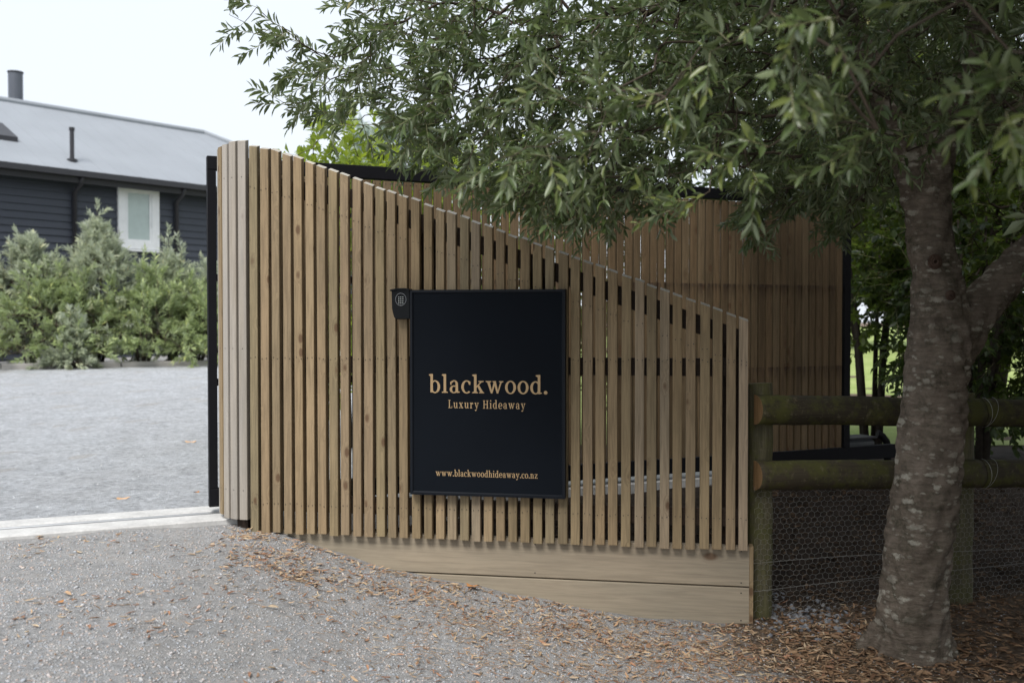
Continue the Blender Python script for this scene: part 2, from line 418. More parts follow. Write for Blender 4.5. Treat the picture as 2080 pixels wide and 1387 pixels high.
def bark():
    t = NT('lichen_spotted_bark')
    tc = t.n('ShaderNodeTexCoord').outputs['Object']
    n1 = t.noise(tc, 6, 8, 0.65); n2 = t.noise(tc, 60, 9, 0.8); n3 = t.noise(tc, 22, 8, 0.7)
    st = t.noise(t.mapv(tc, (3, 3, 22)), 2.6, 8, 0.7, 0.6)
    c = t.mix(t.ramp(n1, [(0.35, 0.0), (0.65, 1.0)]), (0.175, 0.142, 0.112), (0.255, 0.21, 0.168))
    c = t.mix(0.8, c, t.ramp(st, [(0.36, 0.66), (0.62, 1.15)]), 'MULTIPLY')
    c = t.mix(0.8, c, t.ramp(n3, [(0.35, 0.75), (0.62, 1.12)]), 'MULTIPLY')
    # moss fuzz in broken clumps
    m = t.noise(t.mapv(tc, (1, 1, 1.4)), 7, 9, 0.8)
    c = t.mix(t.math('MULTIPLY', t.ramp(m, [(0.47, 0.0), (0.62, 1.0)]), t.ramp(n2, [(0.36, 0.0), (0.60, 0.95)])), c, (0.050, 0.050, 0.030))
    # small pale lichen plates, wider than high, in loose drifts
    dr = t.noise(t.mapv(tc, (2.5, 2.5, 4)), 1.7, 4)
    warp = t.vmath('MULTIPLY', t.n('ShaderNodeTexNoise', inp={'Scale': 26.0, 'Detail': 5.0, 'Roughness': 0.7, 'Vector': tc}).outputs['Color'], (1.1, 1.1, 1.1))
    l = None
    for (sx, sz, lo, th) in ((12, 30, 0.50, 0.40), (26, 52, 0.62, 0.33)):
        vo = t.voro(t.vmath('ADD', t.mapv(tc, (sx, sx, sz)), warp), 1.0)
        sel = t.math('GREATER_THAN', t.n('ShaderNodeSeparateColor', inp={0: vo.outputs['Color']}).outputs[0], lo)
        e = t.math('MULTIPLY', t.ramp(vo.outputs['Distance'], [(th - 0.1, 1.0), (th + 0.06, 0.0)]), sel)
        l = e if l is None else t.math('MAXIMUM', l, t.math('MULTIPLY', e, 0.7))
    l = t.math('MULTIPLY', l, t.ramp(dr, [(0.36, 0.15), (0.56, 1.0)]))
    lc = t.mix(t.ramp(n2, [(0.3, 0.0), (0.65, 1.0)]), (0.30, 0.28, 0.225), (0.56, 0.53, 0.45))
    c = t.mix(t.math('MULTIPLY', l, 0.92), c, lc)
    h = t.math('ADD', t.math('MULTIPLY', n2, 0.7), t.math('ADD', t.math('MULTIPLY', l, 0.18), t.math('ADD', st, t.math('MULTIPLY', n3, 0.8))))
    return t.finish(c, 0.92, t.bump(h, 1.0, 0.018), 0.12)
M['bark'] = bark()
M['bark_dark'] = simple('dark_bark', (0.055, 0.045, 0.036), 0.85, var=0.3, scale=20)

def lawnmat():
    t = NT('lawn_grass')
    tc = t.n('ShaderNodeTexCoord').outputs['Object']
    a = t.noise(tc, 1.2, 6, 0.6); b = t.noise(tc, 30, 6, 0.7)
    c = t.mix(t.ramp(a, [(0.35, 0.0), (0.65, 1.0)]), (0.22, 0.29, 0.085), (0.33, 0.38, 0.15))
    c = t.mix(0.7, c, t.ramp(b, [(0.3, 0.7), (0.65, 1.15)]), 'MULTIPLY')
    return t.finish(c, 0.9, t.bump(b, 0.5, 0.02), 0.1)
M['lawn'] = lawnmat()

# ------------------------------------------------------------------ terrain
def smooth(t): t = np.clip(t, 0, 1); return t * t * (3 - 2 * t)
FX = [-60, -6, -1.8, -1.4, -1.234, -0.866, -0.555, -0.109, 0.458, 1.0, 2.0, 6, 60]
FZ = [0.45, 0.42, 0.412, 0.392, 0.368, 0.272, 0.193, 0.128, 0.038, 0.010, 0.0, -0.02, -0.1]
def fence_y(x): return np.where(x < 1.144, 4.8 + (1.144 - x) * 0.1728, 4.86 + (x - 1.144) * 0.28)
def h(x, y):
    x = np.asarray(x, float); y = np.asarray(y, float)
    f = np.interp(x, FX, FZ)
    f = f + 0.02 * np.clip((3.4 - y), 0, 8) * (x < 3)
    b = 0.365 + 0.0315 * np.clip(y - 5.6, 0, 10.4) * smooth((0.5 - x) / 2.5) + 0.0 * x
    b = b + 0.008 * np.clip(y - 16, 0, 60)
    b = np.where(x < -1.7, np.maximum(b, 0.412), b)
    wd = np.where(x < 1.144, 1.0, 1.7)
    t = smooth((y - fence_y(x) - 0.05) / wd)
    bump = 0.006 * np.sin(7.1 * x + 1.3 * y) * np.cos(5.3 * y - x) + 0.004 * np.sin(17 * x - 9 * y)
    return f * (1 - t) + b * t + bump
def hz(x, y): return float(h(x, y))

def soil_mask(x, y):
    # soil on the right, gravel on the left, a ragged diagonal border between them
    d = x - (1.02 - (4.8 - y) * -0.10) 
    s = smooth((d + 0.45) / 0.9)
    s = np.maximum(s, smooth((y - fence_y(x)) / 0.12) * (x > -1.45))
    return s

def sheet(name, xs, ys, mat, dz=0.0, keep=None, soil=False):
    X, Y = np.meshgrid(xs, ys)
    Z = h(X, Y) + dz
    V = np.stack([X.ravel(), Y.ravel(), Z.ravel()], 1)
    nx, ny = len(xs), len(ys)
    i, j = np.meshgrid(np.arange(nx - 1), np.arange(ny - 1))
    a = (j * nx + i).ravel()
    Fc = np.stack([a, a + 1, a + nx + 1, a + nx], 1)
    if keep is not None:
        cx = V[Fc, 0].mean(1); cy = V[Fc, 1].mean(1)
        Fc = Fc[keep(cx, cy)]
    at_ = {'soil': soil_mask(X, Y).ravel(), 'humus': (smooth((Y - fence_y(X) - 0.0) / 0.25) * (X > -1.5) * (X < 8) * (Y < 9)).ravel()} if soil else None
    me = mesh_np(name, V, Fc, mat, True, at_)
    return link_mesh(name, me, None, kind='structure')

xs = np.concatenate([np.linspace(-150, -8, 14), np.linspace(-7.5, -3.2, 14), np.arange(-3.1, 3.3, 0.045), np.linspace(3.4, 8, 12), np.linspace(9, 150, 14)])
ys = np.concatenate([np.linspace(-60, 1, 12), np.arange(1.4, 8.2, 0.045), np.linspace(8.4, 20, 24), np.linspace(22, 260, 20)])
sheet('ground', xs, ys, M['ground'], soil=True)

# gate line and its concrete track
GD = Vector((0.9164, 0.4003, 0)); GN = Vector((0.4003, -0.9164, 0))
G0 = Vector((-1.68, 5.50, 0))
def gl(x, y): return (x - G0.x) * GN.x + (y - G0.y) * GN.y     # >0 in front of the gate line
# edging line of the shrub bed
E0 = np.array([-8.22, 16.0]); E1 = np.array([-5.29, 17.35])
def ed(x, y):
    d = (E1 - E0) / np.linalg.norm(E1 - E0); return -(x - E0[0]) * d[1] + (y - E0[1]) * d[0]
dxs = np.concatenate([np.linspace(-30, -8, 20), np.linspace(-7.8, 0.4, 60)]); dys = np.concatenate([np.linspace(-20, 4.0, 10), np.arange(4.1, 22, 0.12)])
sheet('driveway', dxs, dys, M['driveway'], 0.006, keep=lambda x, y: (gl(x, y) < -0.0) & (ed(x, y) < 0.1) & (x < -0.9))
sheet('lawn', np.linspace(0.4, 60, 40), np.linspace(9.0, 90, 40), M['lawn'], 0.006)

def frame_pt(o, d, n, s, y, z): return o + d * s + n * y + Vector((0, 0, z))
# concrete strip: front slab, groove, back slab, level with a thin front kerb
trk = empty('concrete_track', (G0.x, G0.y, 0), math.atan2(GD.y, GD.x))
tag(trk, 'pale concrete gate track strip with a groove crossing the driveway', 'gate track')
def track_piece(x0, x1, y0, y1, z1, name, mat, seg=28, jit=0.0015):
    b = MB(); n = seg
    for i in range(n):
        xa = x0 + (x1 - x0) * i / n; xb = x0 + (x1 - x0) * (i + 1) / n
        b.box(xa, xb, y0, y1, 0.12, z1)
    me = bpy.data.meshes.new(name)
    # simple profile sweep instead of boxes
    b = MB()
    b.prism([(y0, 0.12), (y1, 0.12), (y1, z1 - 0.006), (y1 - 0.006, z1), (y0 + 0.006, z1), (y0, z1 - 0.006)], x0, x1)
    return b.build(name, mat, trk)
track_piece(-8.5, 1.4, -0.215, -0.035, 0.432, 'slab', M['concrete'])
track_piece(-8.5, 4.7, 0.035, 0.20, 0.436, 'slab', M['concrete'])
track_piece(-8.5, 4.7, -0.0345, 0.0345, 0.424, 'groove', M['concrete'])
b = MB(); b.prism([(-0.009, 0.424), (0.009, 0.424), (0.009, 0.430), (0.004, 0.436), (-0.004, 0.436), (-0.009, 0.430)], -8.5, 4.7)
b.build('track_rail', M['chrome'], trk)

# ------------------------------------------------------------------ slatted fence
FA = math.atan2(-0.1703, 0.9854)
fence = empty('slatted_fence', (1.144, 4.80, 0), FA)
tag(fence, 'sloping topped timber slat fence curving back at its tall left end', 'fence')
FM = Matrix.Translation((1.144, 4.80, 0)) @ Matrix.Rotation(FA, 4, 'Z')
def fw(x, y, z): return FM @ Vector((x, y, z))

def slat_mesh(W, Dp, z0, zt, slope, lean, ch=0.0025, split=False):
    """upright slat, front at y=0, bevelled edges, sloping cut top as its own material"""
    prof = [(-W / 2 + ch, 0), (W / 2 - ch, 0), (W / 2, ch), (W / 2, Dp - ch), (W / 2 - ch, Dp), (-W / 2 + ch, Dp), (-W / 2, Dp - ch), (-W / 2, ch)]
    bm = MB(); k = 8
    bot = [(x, y, z0) for x, y in prof]
    top = [(x, y, zt - slope * x - lean * (Dp - y)) for x, y in prof]
    bm.v = bot + top
    for i in range(k):
        j = (i + 1) % k
        bm.f.append((i, j, k + j, k + i)); bm.m.append(0)
    bm.f.append(tuple(reversed(range(k)))); bm.m.append(1)
    bm.f.append(tuple(range(k, 2 * k))); bm.m.append(1)
    return bm
def ztop(x): 
    z = 1.507 + 0.3677 * (-x)
    return z if z < 2.40 else 2.40 + (z - 2.40) * 0.42
nails = MB()
def nail(mb, fm, x, z, y=-0.0008, r=0.0029):
    pts = [fm @ Vector((x + r * cos(a), y, z + r * sin(a))) for a in [k * pi / 3 for k in range(6)]]
    n = len(mb.v); mb.v += [tuple(p) for p in pts]
    mb.v += [tuple(fm @ Vector((x + r * 0.6 * cos(a), y - 0.0012, z + r * 0.6 * sin(a)))) for a in [k * pi / 3 for k in range(6)]]
    for k in range(6): mb.f.append((n + k, n + (k + 1) % 6, n + 6 + (k + 1) % 6, n + 6 + k)); mb.m.append(0)
    mb.f.append(tuple(n + 6 + k for k in range(6))); mb.m.append(0)
I4 = Matrix.Identity(4)
for i in range(41):
    x = -0.0225 - 0.063 * i + random.uniform(-0.0025, 0.0025)
    zt = ztop(x) + random.uniform(-0.006, 0.006)
    z0 = 0.382 + random.uniform(-0.004, 0.004)
    W = 0.045 + random.uniform(-0.002, 0.0025)
    sl = slat_mesh(W, 0.040, z0, zt, 0.3677 if zt < 2.4 else 0.12, 0.30)
    mt = M['slat'] if i not in (39, 36) else M['slat']
    o = sl.build('slat', [mt, M['slat_end']], fence, (x, random.uniform(-0.001, 0.0015), 0))
    o.rotation_euler = (random.uniform(-0.0012, 0.0012), random.uniform(-0.0018, 0.0018), random.uniform(-0.02, 0.02))
    for zz in (zt - 0.225 , 1.30, 0.535):
        if zz < zt - 0.1:
            for dx in (-0.012, 0.012): nail(nails, I4, x + dx + random.uniform(-.002, .002), zz + random.uniform(-.006, .006), y=-0.002)
RC = 0.235
for k, (phi, mat) in enumerate([(2.5, 'slat_grey'), (17, 'slat_grey'), (32, 'slat_grey'), (47, 'slat'), (62, 'slat_grey'), (77, 'slat_grey'), (91, 'slat')]):
    p = radians(phi)
    cx, cy = -2.592 - RC * sin(p), RC - RC * cos(p)
    sl = slat_mesh(0.045, 0.040, 0.445 + 0.012 * (k > 2), 2.447 + 0.003 * (k < 2) - 0.006 * (k > 1) * (k - 1), 0.0, 0.30)
    o = sl.build('slat', [M[mat], M['slat_end']], fence, (cx, cy, 0))
    o.rotation_euler = (0, 0, -p)
    fm = Matrix.Translation((cx, cy, 0)) @ Matrix.Rotation(-p, 4, 'Z')
    for zz in (2.25, 1.35, 0.6):
        nail(nails, fm, 0.0, zz)
o = nails.build('nail_heads', M['nail'], fence, kind='stuff')
# rails behind the slats
b = MB()
n = len(b.v)
x0, x1 = -2.60, -0.005
za, zb = 1.45, 1.45 + 0.3677 * 2.55
prof = [(0.041, 0), (0.085, 0), (0.085, 1), (0.041, 1)]
for x, zt in ((x1, 1.44), (-2.0, 1.44 + 0.3677 * 2.0), (x0, 2.28)):
    b.v += [(x, 0.042, zt - 0.095), (x, 0.087, zt - 0.095), (x, 0.087, zt), (x, 0.042, zt)]
for k in range(2):
    q = n + 4 * k
    for i in range(4): b.f.append((q + i, q + (i + 1) % 4, q + 4 + (i + 1) % 4, q + 4 + i)); b.m.append(0)
b.f.append((n + 3, n + 2, n + 1, n)); b.m.append(0); b.f.append((n + 8, n + 9, n + 10, n + 11)); b.m.append(0)
b.build('sloping_rail', M['rail_dark'], fence)
b = MB(); b.box(-2.62, -0.06, 0.042, 0.087, 1.225, 1.312); b.build('rail', M['rail_dark'], fence)
b = MB(); b.box(-2.62, -0.02, 0.042, 0.087, 0.49, 0.575); b.build('rail', M['rail_dark'], fence)
for x, zt in ((-0.075, 1.40), (-1.05, 1.78), (-1.62, 2.0), (-2.52, 2.25)):
    b = MB(); b.box(x - 0.045, x + 0.045, 0.089, 0.18, 0.05, zt); b.build('post', M['rail_dark'], fence)
b = MB(); b.box(-2.66, -2.60, 0.05, 0.12, 0.30, 0.46); b.build('post', M['rail_dark'], fence)
# curved inner ribs that carry the end slats
for zc in (2.2, 1.27, 0.62):
    b = MB(); n = 0
    for k in range(9):
        p = radians(95 * k / 8)
        for (r, z) in ((RC - 0.043, zc - 0.04), (RC - 0.088, zc - 0.04), (RC - 0.088, zc + 0.04), (RC - 0.043, zc + 0.04)):
            b.v.append((-2.603 - r * sin(p), RC - r * cos(p), z))
    for k in range(8):
        for i in range(4): b.f.append((4 * k + i, 4 * k + (i + 1) % 4, 4 * k + 4 + (i + 1) % 4, 4 * k + 4 + i)); b.m.append(0)
    b.f.append((0, 1, 2, 3)); b.m.append(0); b.f.append((35, 34, 33, 32)); b.m.append(0)
    b.build('curved_rib', M['rail_dark'], fence)
# two retaining boards
def board_mesh(x0, x1, y0, y1, z0, z1, c=0.004):
    b = MB(); b.prism([(y0 + c, z0), (y1, z0), (y1, z1), (y0 + c, z1), (y0, z1 - c), (y0, z0 + c)], x0, x1)
    return b
board_mesh(-2.56, 0.008, 0.043, 0.088, 0.196, 0.392).build('retaining_board', M['board'], fence)
board_mesh(-2.30, 0.008, 0.043, 0.088, -0.02, 0.190).build('retaining_board', M['board'], fence)
b = MB(); b.box(0.009, 0.028, 0.046, 0.12, -0.02, 0.392); b.build('end_board', M['slat'], fence)
b = MB()
for (x, z) in ((-0.03, 0.215), (-0.03, 0.37), (-0.03, 0.03), (-0.03, 0.165), (-1.05, 0.22), (-1.05, 0.365)):
    nail(b, I4, x, z, y=0.0425, r=0.004)
b.build('board_screws', M['nail'], fence, kind='stuff')

# ------------------------------------------------------------------ sign with lettering
SX0, SX1, SZ0, SZ1, SY = -1.676, -0.886, 0.617, 1.652, -0.052
sm = fw(SX0, SY, SZ0)
sign = empty('sign_board', sm, FA)
tag(sign, 'black sign box with gold lettering fixed to the slat fence', 'sign')
SW, SH = SX1 - SX0, SZ1 - SZ0
b = MB(); b.box(0.004, SW - 0.004, 0.006, 0.050, 0.004, SH - 0.004); b.build('panel', M['sign_black'], sign)
b = MB(); fwid = 0.018
o_ = [(0, 0), (SW, 0), (SW, SH), (0, SH)]; i_ = [(fwid, fwid), (SW - fwid, fwid), (SW - fwid, SH - fwid), (fwid, SH - fwid)]
m_ = [(fwid - 0.006, fwid - 0.006), (SW - fwid + 0.006, fwid - 0.006), (SW - fwid + 0.006, SH - fwid + 0.006), (fwid - 0.006, SH - fwid + 0.006)]
for k in range(4):
    j = (k + 1) % 4
    b.face([(o_[k][0], 0, o_[k][1]), (o_[j][0], 0, o_[j][1]), (m_[j][0], -0.001, m_[j][1]), (m_[k][0], -0.001, m_[k][1])])
    b.face([(m_[k][0], -0.001, m_[k][1]), (m_[j][0], -0.001, m_[j][1]), (i_[j][0], 0.0055, i_[j][1]), (i_[k][0], 0.0055, i_[k][1])])
    b.face([(o_[k][0], 0.051, o_[k][1]), (o_[j][0], 0.051, o_[j][1]), (o_[j][0], 0, o_[j][1]), (o_[k][0], 0, o_[k][1])])
b.build('frame', M['sign_frame'], sign, fix=False)

# hand drawn serif letters, x-height = 1
def ring(q, cx, cy, rx, ry, tx, ty, a0=0, a1=360, n=28):
    P = []
    for k in range(n + 1):
        a = radians(a0 + (a1 - a0) * k / n)
        P.append(((cx + rx * cos(a), cy + ry * sin(a)), (cx + (rx - tx) * cos(a), cy + (ry - ty) * sin(a))))
    for k in range(n): q.append([P[k][0], P[k + 1][0], P[k + 1][1], P[k][1]])
def disc(q, cx, cy, r, n=14):
    q.append([(cx + r * cos(2 * pi * k / n), cy + r * sin(2 * pi * k / n)) for k in range(n)])
def rect(q, x0, y0, x1, y1): q.append([(x0, y0), (x1, y0), (x1, y1), (x0, y1)])
def serif(q, x0, x1, y, up=1, t=0.075):
    c = (x0 + x1) / 2; w_ = x1 - x0
    q.append([(x0, y), (x1, y), (x1, y + up * t * 0.8), (c + w_ * 0.22, y + up * t * 1.6), (c - w_ * 0.22, y + up * t * 1.6), (x0, y + up * t * 0.8)])
def flag(q, x0, xs_, xe, y):       # slanted head serif left of a stem xs_..xe with top y
    q.append([(x0, y - 0.10), (xs_ + 0.002, y - 0.19), (xs_ + 0.002, y), (x0, y - 0.035)])
S = 0.205; A = 1.53
def glyph(ch):
    q = []
    if ch == 'l': rect(q, .15, .03, .15 + S, A); flag(q, 0, .15, .35, A); serif(q, 0, .50, 0); return q, .50
    if ch == 'i': rect(q, .15, .03, .15 + S, 1); flag(q, 0, .15, .35, 1); serif(q, 0, .50, 0); disc(q, .25, 1.36, .135); return q, .50
    if ch == 'b':
        rect(q, .13, .02, .13 + S, A); flag(q, 0, .13, .33, A); ring(q, .50, .49, .43, .53, .21, .10, -140, 145); return q, .94
    if ch == 'd':
        rect(q, .60, .08, .60 + S, A); flag(q, .44, .60, .8, A); ring(q, .43, .49, .43, .53, .21, .10, 40, 330)
        q.append([(.62, 0), (.72, -.02), (.94, .035), (.94, .10), (.62, .12)]); return q, .95
    if ch == 'o': ring(q, .44, .5, .44, .54, .205, .10); return q, .88
    if ch == 'c':
        ring(q, .44, .5, .44, .54, .21, .10, 52, 312); q.append([(.56, .90), (.755, .94), (.735, .66), (.63, .68)]); return q, .76
    if ch == 'e':
        ring(q, .44, .5, .44, .54, .21, .10, 5, 318); rect(q, .18, .45, .86, .55); q.append([(.84, .44), (.86, .56), (.66, .57), (.66, .45)]); return q, .86
    if ch == 'a':
        rect(q, .50, .06, .50 + S, .72); ring(q, .38, .70, .325, .34, .20, .10, 0, 150); q.append([(.06, .90), (.17, .92), (.18, .66), (.07, .66)])
        ring(q, .36, .29, .34, .32, .20, .09, 60, 318); q.append([(.52, .10), (.62, .0), (.84, .03), (.84, .10), (.70, .14)]); return q, .84
    if ch == 'k':
        rect(q, .15, .03, .15 + S, A); flag(q, 0, .15, .35, A); serif(q, 0, .48, 0)
        q.append([(.34, .42), (.34, .56), (.72, .96), (.84, .96)]); q.append([(.42, .56), (.55, .68), (.92, .05), (.68, .05)]); serif(q, .57, .98, 0); serif(q, .50, .95, 1, -1); return q, .97
    if ch == 'w':
        q.append([(.10, .97), (.32, .97), (.56, .0), (.42, .0)]); q.append([(.44, .0), (.54, .0), (.78, .80), (.70, .97), (.64, .86)])
        q.append([(.62, .97), (.82, .97), (1.04, .0), (.90, .0)]); q.append([(.92, .0), (1.02, .0), (1.32, .97), (1.20, .97)])
        serif(q, 0, .46, 1, -1); serif(q, 1.08, 1.44, 1, -1); serif(q, .56, .84, 1, -1); return q, 1.44
    if ch == 'u':
        rect(q, .13, .30, .13 + S, 1); rect(q, .66, .05, .66 + S, 1); ring(q, .43, .33, .30, .36, .20, .11, 180, 335); serif(q, 0, .3, 1, -1); serif(q, .53, .83, 1, -1)
        serif(q, .70, 1.0, 0); return q, 1.0
    if ch in 'nh':
        t_ = A if ch == 'h' else 1
        rect(q, .15, .03, .15 + S, t_); flag(q, 0, .15, .35, t_); rect(q, .66, .03, .66 + S, .68); ring(q, .52, .66, .345, .37, .205, .11, 0, 140)
        serif(q, 0, .48, 0); serif(q, .54, 1.0, 0); return q, 1.02
    if ch == 'r':
        rect(q, .15, .03, .15 + S, 1); flag(q, 0, .15, .35, 1); serif(q, 0, .52, 0); ring(q, .56, .66, .25, .36, .20, .12, 60, 170); disc(q, .64, .86, .13); return q, .76
    if ch == 'x':
        q.append([(.08, .96), (.34, .96), (.88, .04), (.62, .04)]); q.append([(.10, .04), (.22, .04), (.80, .96), (.68, .96)])
        for a, b_ in ((0, .4), (.56, .92)): serif(q, a, b_, 1, -1)
        for a, b_ in ((0, .36), (.52, .96)): serif(q, a, b_, 0)
        return q, .96
    if ch == 'y':
        q.append([(.08, .97), (.32, .97), (.58, .12), (.48, -.05)]); q.append([(.42, -.18), (.52, -.12), (.90, .97), (.78, .97)])
        serif(q, 0, .44, 1, -1); serif(q, .62, 1.0, 1, -1); ring(q, .30, -.18, .22, .26, .12, .12, 270, 375); disc(q, .24, -.34, .12); return q, 1.0
    if ch == 'z':
        rect(q, .04, .0, .80, .10); rect(q, .06, .90, .78, 1.0); q.append([(.04, .08), (.26, .08), (.78, .92), (.56, .92)]); rect(q, .72, .1, .80, .26); rect(q, .06, .74, .13, .9); return q, .82
    if ch == '.': disc(q, .15, .11, .15); return q, .30
    if ch == 'L': rect(q, .14, .03, .14 + S, 1.38); serif(q, 0, .5, 1.42, -1); rect(q, .0, .0, .86, .10); rect(q, .78, .1, .87, .40); return q, .9
    if ch == 'H':
        for x in (.14, .86): rect(q, x, .03, x + S, 1.38); serif(q, x - .14, x + .35, 1.42, -1); serif(q, x - .14, x + .35, 0)
        rect(q, .3, .68, .9, .79); return q, 1.22
    return q, 0.42
def lettering(text, x0, x1, base, size, thin=0.0008, track=0.12, label=None):
    """flat printed line from x0 to x1 on the sign face; base and size (x-height) in metres"""
    adv = []; x = 0
    items = []
    for ch in text:
        q, wd_ = glyph(ch); items.append((x, q)); x += wd_ + track
    total = x - track; sx = (x1 - x0) / total
    b = MB(); k = 0
    for gx, q in items:
        for poly in q:
            y = 0.0045 - (k % 9) * 0.00012; k += 1
            pts = [(x0 + (gx + px_) * sx, y, base + py_ * size) for px_, py_ in poly]
            b.face(pts)
    o = b.build('lettering', M['gold'], sign, fix=False)
    o['label'] = label
    return o
def sxy(px, py):       # sign-local position seen at a photograph pixel
    D = 4.97
    for _ in range(6):
        X = (px - CX) / F * D
        s = (X - sm.x) / cos(FA); D = sm.y + s * sin(FA)
    return s, EYE - (py - HZ) / F * D - SZ0
a0 = sxy(870.5, 799); a1 = sxy(1112, 800)
lettering('blackwood.', a0[0], a1[0], (sxy(960, 798.5)[1] + sxy(1080, 800)[1]) / 2, 0.0615, track=0.13, label='large gold name')
a0 = sxy(910, 829); a1 = sxy(1067, 831)
lettering('Luxury Hideaway', a0[0], a1[0], sxy(990, 830)[1], 0.0285, track=0.25, label='small gold line under the name')
a0 = sxy(884, 967); a1 = sxy(1092, 972)
lettering('www.blackwoodhideaway.co.nz', a0[0], a1[0], sxy(988, 970)[1], 0.0225, track=0.12, label='small gold web address')

# ------------------------------------------------------------------ intercom
IX0, IX1, IZ0, IZ1 = -1.773, -1.677, 1.505, 1.657
im = fw(IX0, -0.055, IZ0)
ic = empty('intercom', im, FA)
tag(ic, 'small black intercom with round dotted speaker on the sign edge', 'intercom')
IW, IH = IX1 - IX0, IZ1 - IZ0
prof = [(0.013, 0.010), (0.020, 0.002), (0.032, -0.001), (IW, 0), (IW, IH - 0.004), (IW * 0.72, IH), (IW * 0.3, IH - 0.001), (0.0, IH - 0.008), (0.001, IH - 0.024), (0.002, IH * 0.36), (0.006, IH * 0.24)]
prof = [(a_, z_) for a_, z_ in prof]
b = MB(); b.prism([(a_, z_) for a_, z_ in prof], 0.004, 0.054, axis='y')
o = b.build('casing', M['plastic'], ic)
bv = o.modifiers.new('bevel', 'BEVEL'); bv.width = 0.004; bv.segments = 3
b = MB(); b.prism([(-0.001, IH - 0.012), (IW * 0.3, IH - 0.004), (IW * 0.75, IH - 0.003), (IW, IH - 0.009), (IW, IH + 0.001), (IW * 0.7, IH + 0.004), (IW * 0.3, IH + 0.003), (-0.003, IH - 0.004)], -0.012, 0.050, axis='y')
b.build('rain_hood', M['plastic'], ic)
cxp, czp = 0.050, IH - 0.0525
b = MB(); nseg = 40
pts = [(cxp + 0.0275 * cos(2 * pi * k / nseg), 0.003, czp + 0.031 * sin(2 * pi * k / nseg)) for k in range(nseg + 1)]
b.tube(pts, 0.0011, 6, cap=False); b.build('speaker_ring', M['chrome'], ic, smooth=True)
b = MB()
for r in range(4):
    for c_ in range(3):
        x = cxp - 0.0105 + c_ * 0.0105; z = czp + 0.012 - r * 0.0100
        n_ = 8
        b.face([(x + 0.0023 * cos(2 * pi * k / n_), 0.0030, z + 0.0023 * sin(2 * pi * k / n_)) for k in range(n_)])
b.build('speaker_grille', M['dotlight'], ic)

# ------------------------------------------------------------------ sliding gate
gate = empty('sliding_gate', (G0.x, G0.y, 0), math.atan2(GD.y, GD.x))
tag(gate, 'black framed timber slat sliding gate standing open behind the fence', 'gate')
GL = 4.52; GZ0, GZ1 = 0.468, 2.400
def gbox(name, x0, x1, y0, y1, z0, z1, mat=None, c=0.003):
    b = MB(); b.prism([(y0 + c, z0), (y1 - c, z0), (y1, z0 + c), (y1, z1 - c), (y1 - c, z1), (y0 + c, z1), (y0, z1 - c), (y0, z0 + c)], x0, x1)
    return b.build(name, mat or M['steel'], gate)
gbox('top_rail', 0.0, GL, -0.03, 0.03, GZ1 - 0.075, GZ1)
gbox('bottom_rail', 0.0, GL + 0.45, -0.03, 0.03, GZ0, GZ0 + 0.10)
gbox('stile', 0.0, 0.045, -0.029, 0.029, GZ0 + 0.1003, GZ1 - 0.0753)
gbox('stile', GL - 0.055, GL, -0.034, 0.029, GZ0 + 0.1003, GZ1 - 0.0753)
gbox('middle_rail', 0.046, GL - 0.056, 0.008, 0.028, 1.715, 1.755)
gbox('middle_rail', 0.046, GL - 0.056, 0.008, 0.028, 1.135, 1.175)
gn = MB(); ng = 70
for i in range(ng):
    x = 0.078 + 0.063 * i
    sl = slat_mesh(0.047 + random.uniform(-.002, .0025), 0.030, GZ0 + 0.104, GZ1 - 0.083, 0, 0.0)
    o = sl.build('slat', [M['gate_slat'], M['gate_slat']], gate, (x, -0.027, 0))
    o.rotation_euler = (0, random.uniform(-.001, .001), random.uniform(-.015, .015))
    for zz in (GZ1 - 0.10, 1.735, 1.155, GZ0 + 0.12):
        for dx in (-0.013, 0.013): nail(gn, I4, x + dx, zz, y=-0.0285, r=0.003)
gn.build('nail_heads', M['nail'], gate, kind='stuff')
M['motor'] = simple('grey_painted_box', (0.10, 0.105, 0.11), 0.6, 0.2)
# motor box and end stop by the gate's tail
mo = empty('gate_motor', tuple(G0 + GD * (GL + 0.28) - GN * 0.22 ), math.atan2(GD.y, GD.x))
tag(mo, 'low grey metal box behind the tail of the gate', 'gate motor')
mz = hz(mo.location.x, mo.location.y); mo.location.z = mz
b = MB(); b.prism([(-0.08, 0), (0.08, 0), (0.08, 0.20), (0.05, 0.23), (-0.05, 0.23), (-0.08, 0.20)], -0.12, 0.12); b.build('casing', M['motor'], mo)
b = MB(); b.box(-0.14, 0.14, -0.09, 0.09, 0.231, 0.243); b.build('lid', M['fascia'], mo)
sp_ = at(1797, 960, 7.8)
st = empty('end_stop_post', (sp_.x, sp_.y, hz(sp_.x, sp_.y)))
tag(st, 'short black bent pipe standing right of the gate tail', 'post')
b = MB(); b.tube([(0.03, 0, -0.05), (0.03, 0, 0.14), (0.02, 0, 0.19), (-0.01, 0, 0.23), (-0.04, 0, 0.245)], 0.028, 12); b.build('bent_pipe', M['steel'], st, smooth=True)
b = MB(); b.tube([(-0.035, 0, 0.243), (-0.052, 0, 0.247)], 0.034, 12); b.build('cap', M['steel'], st)

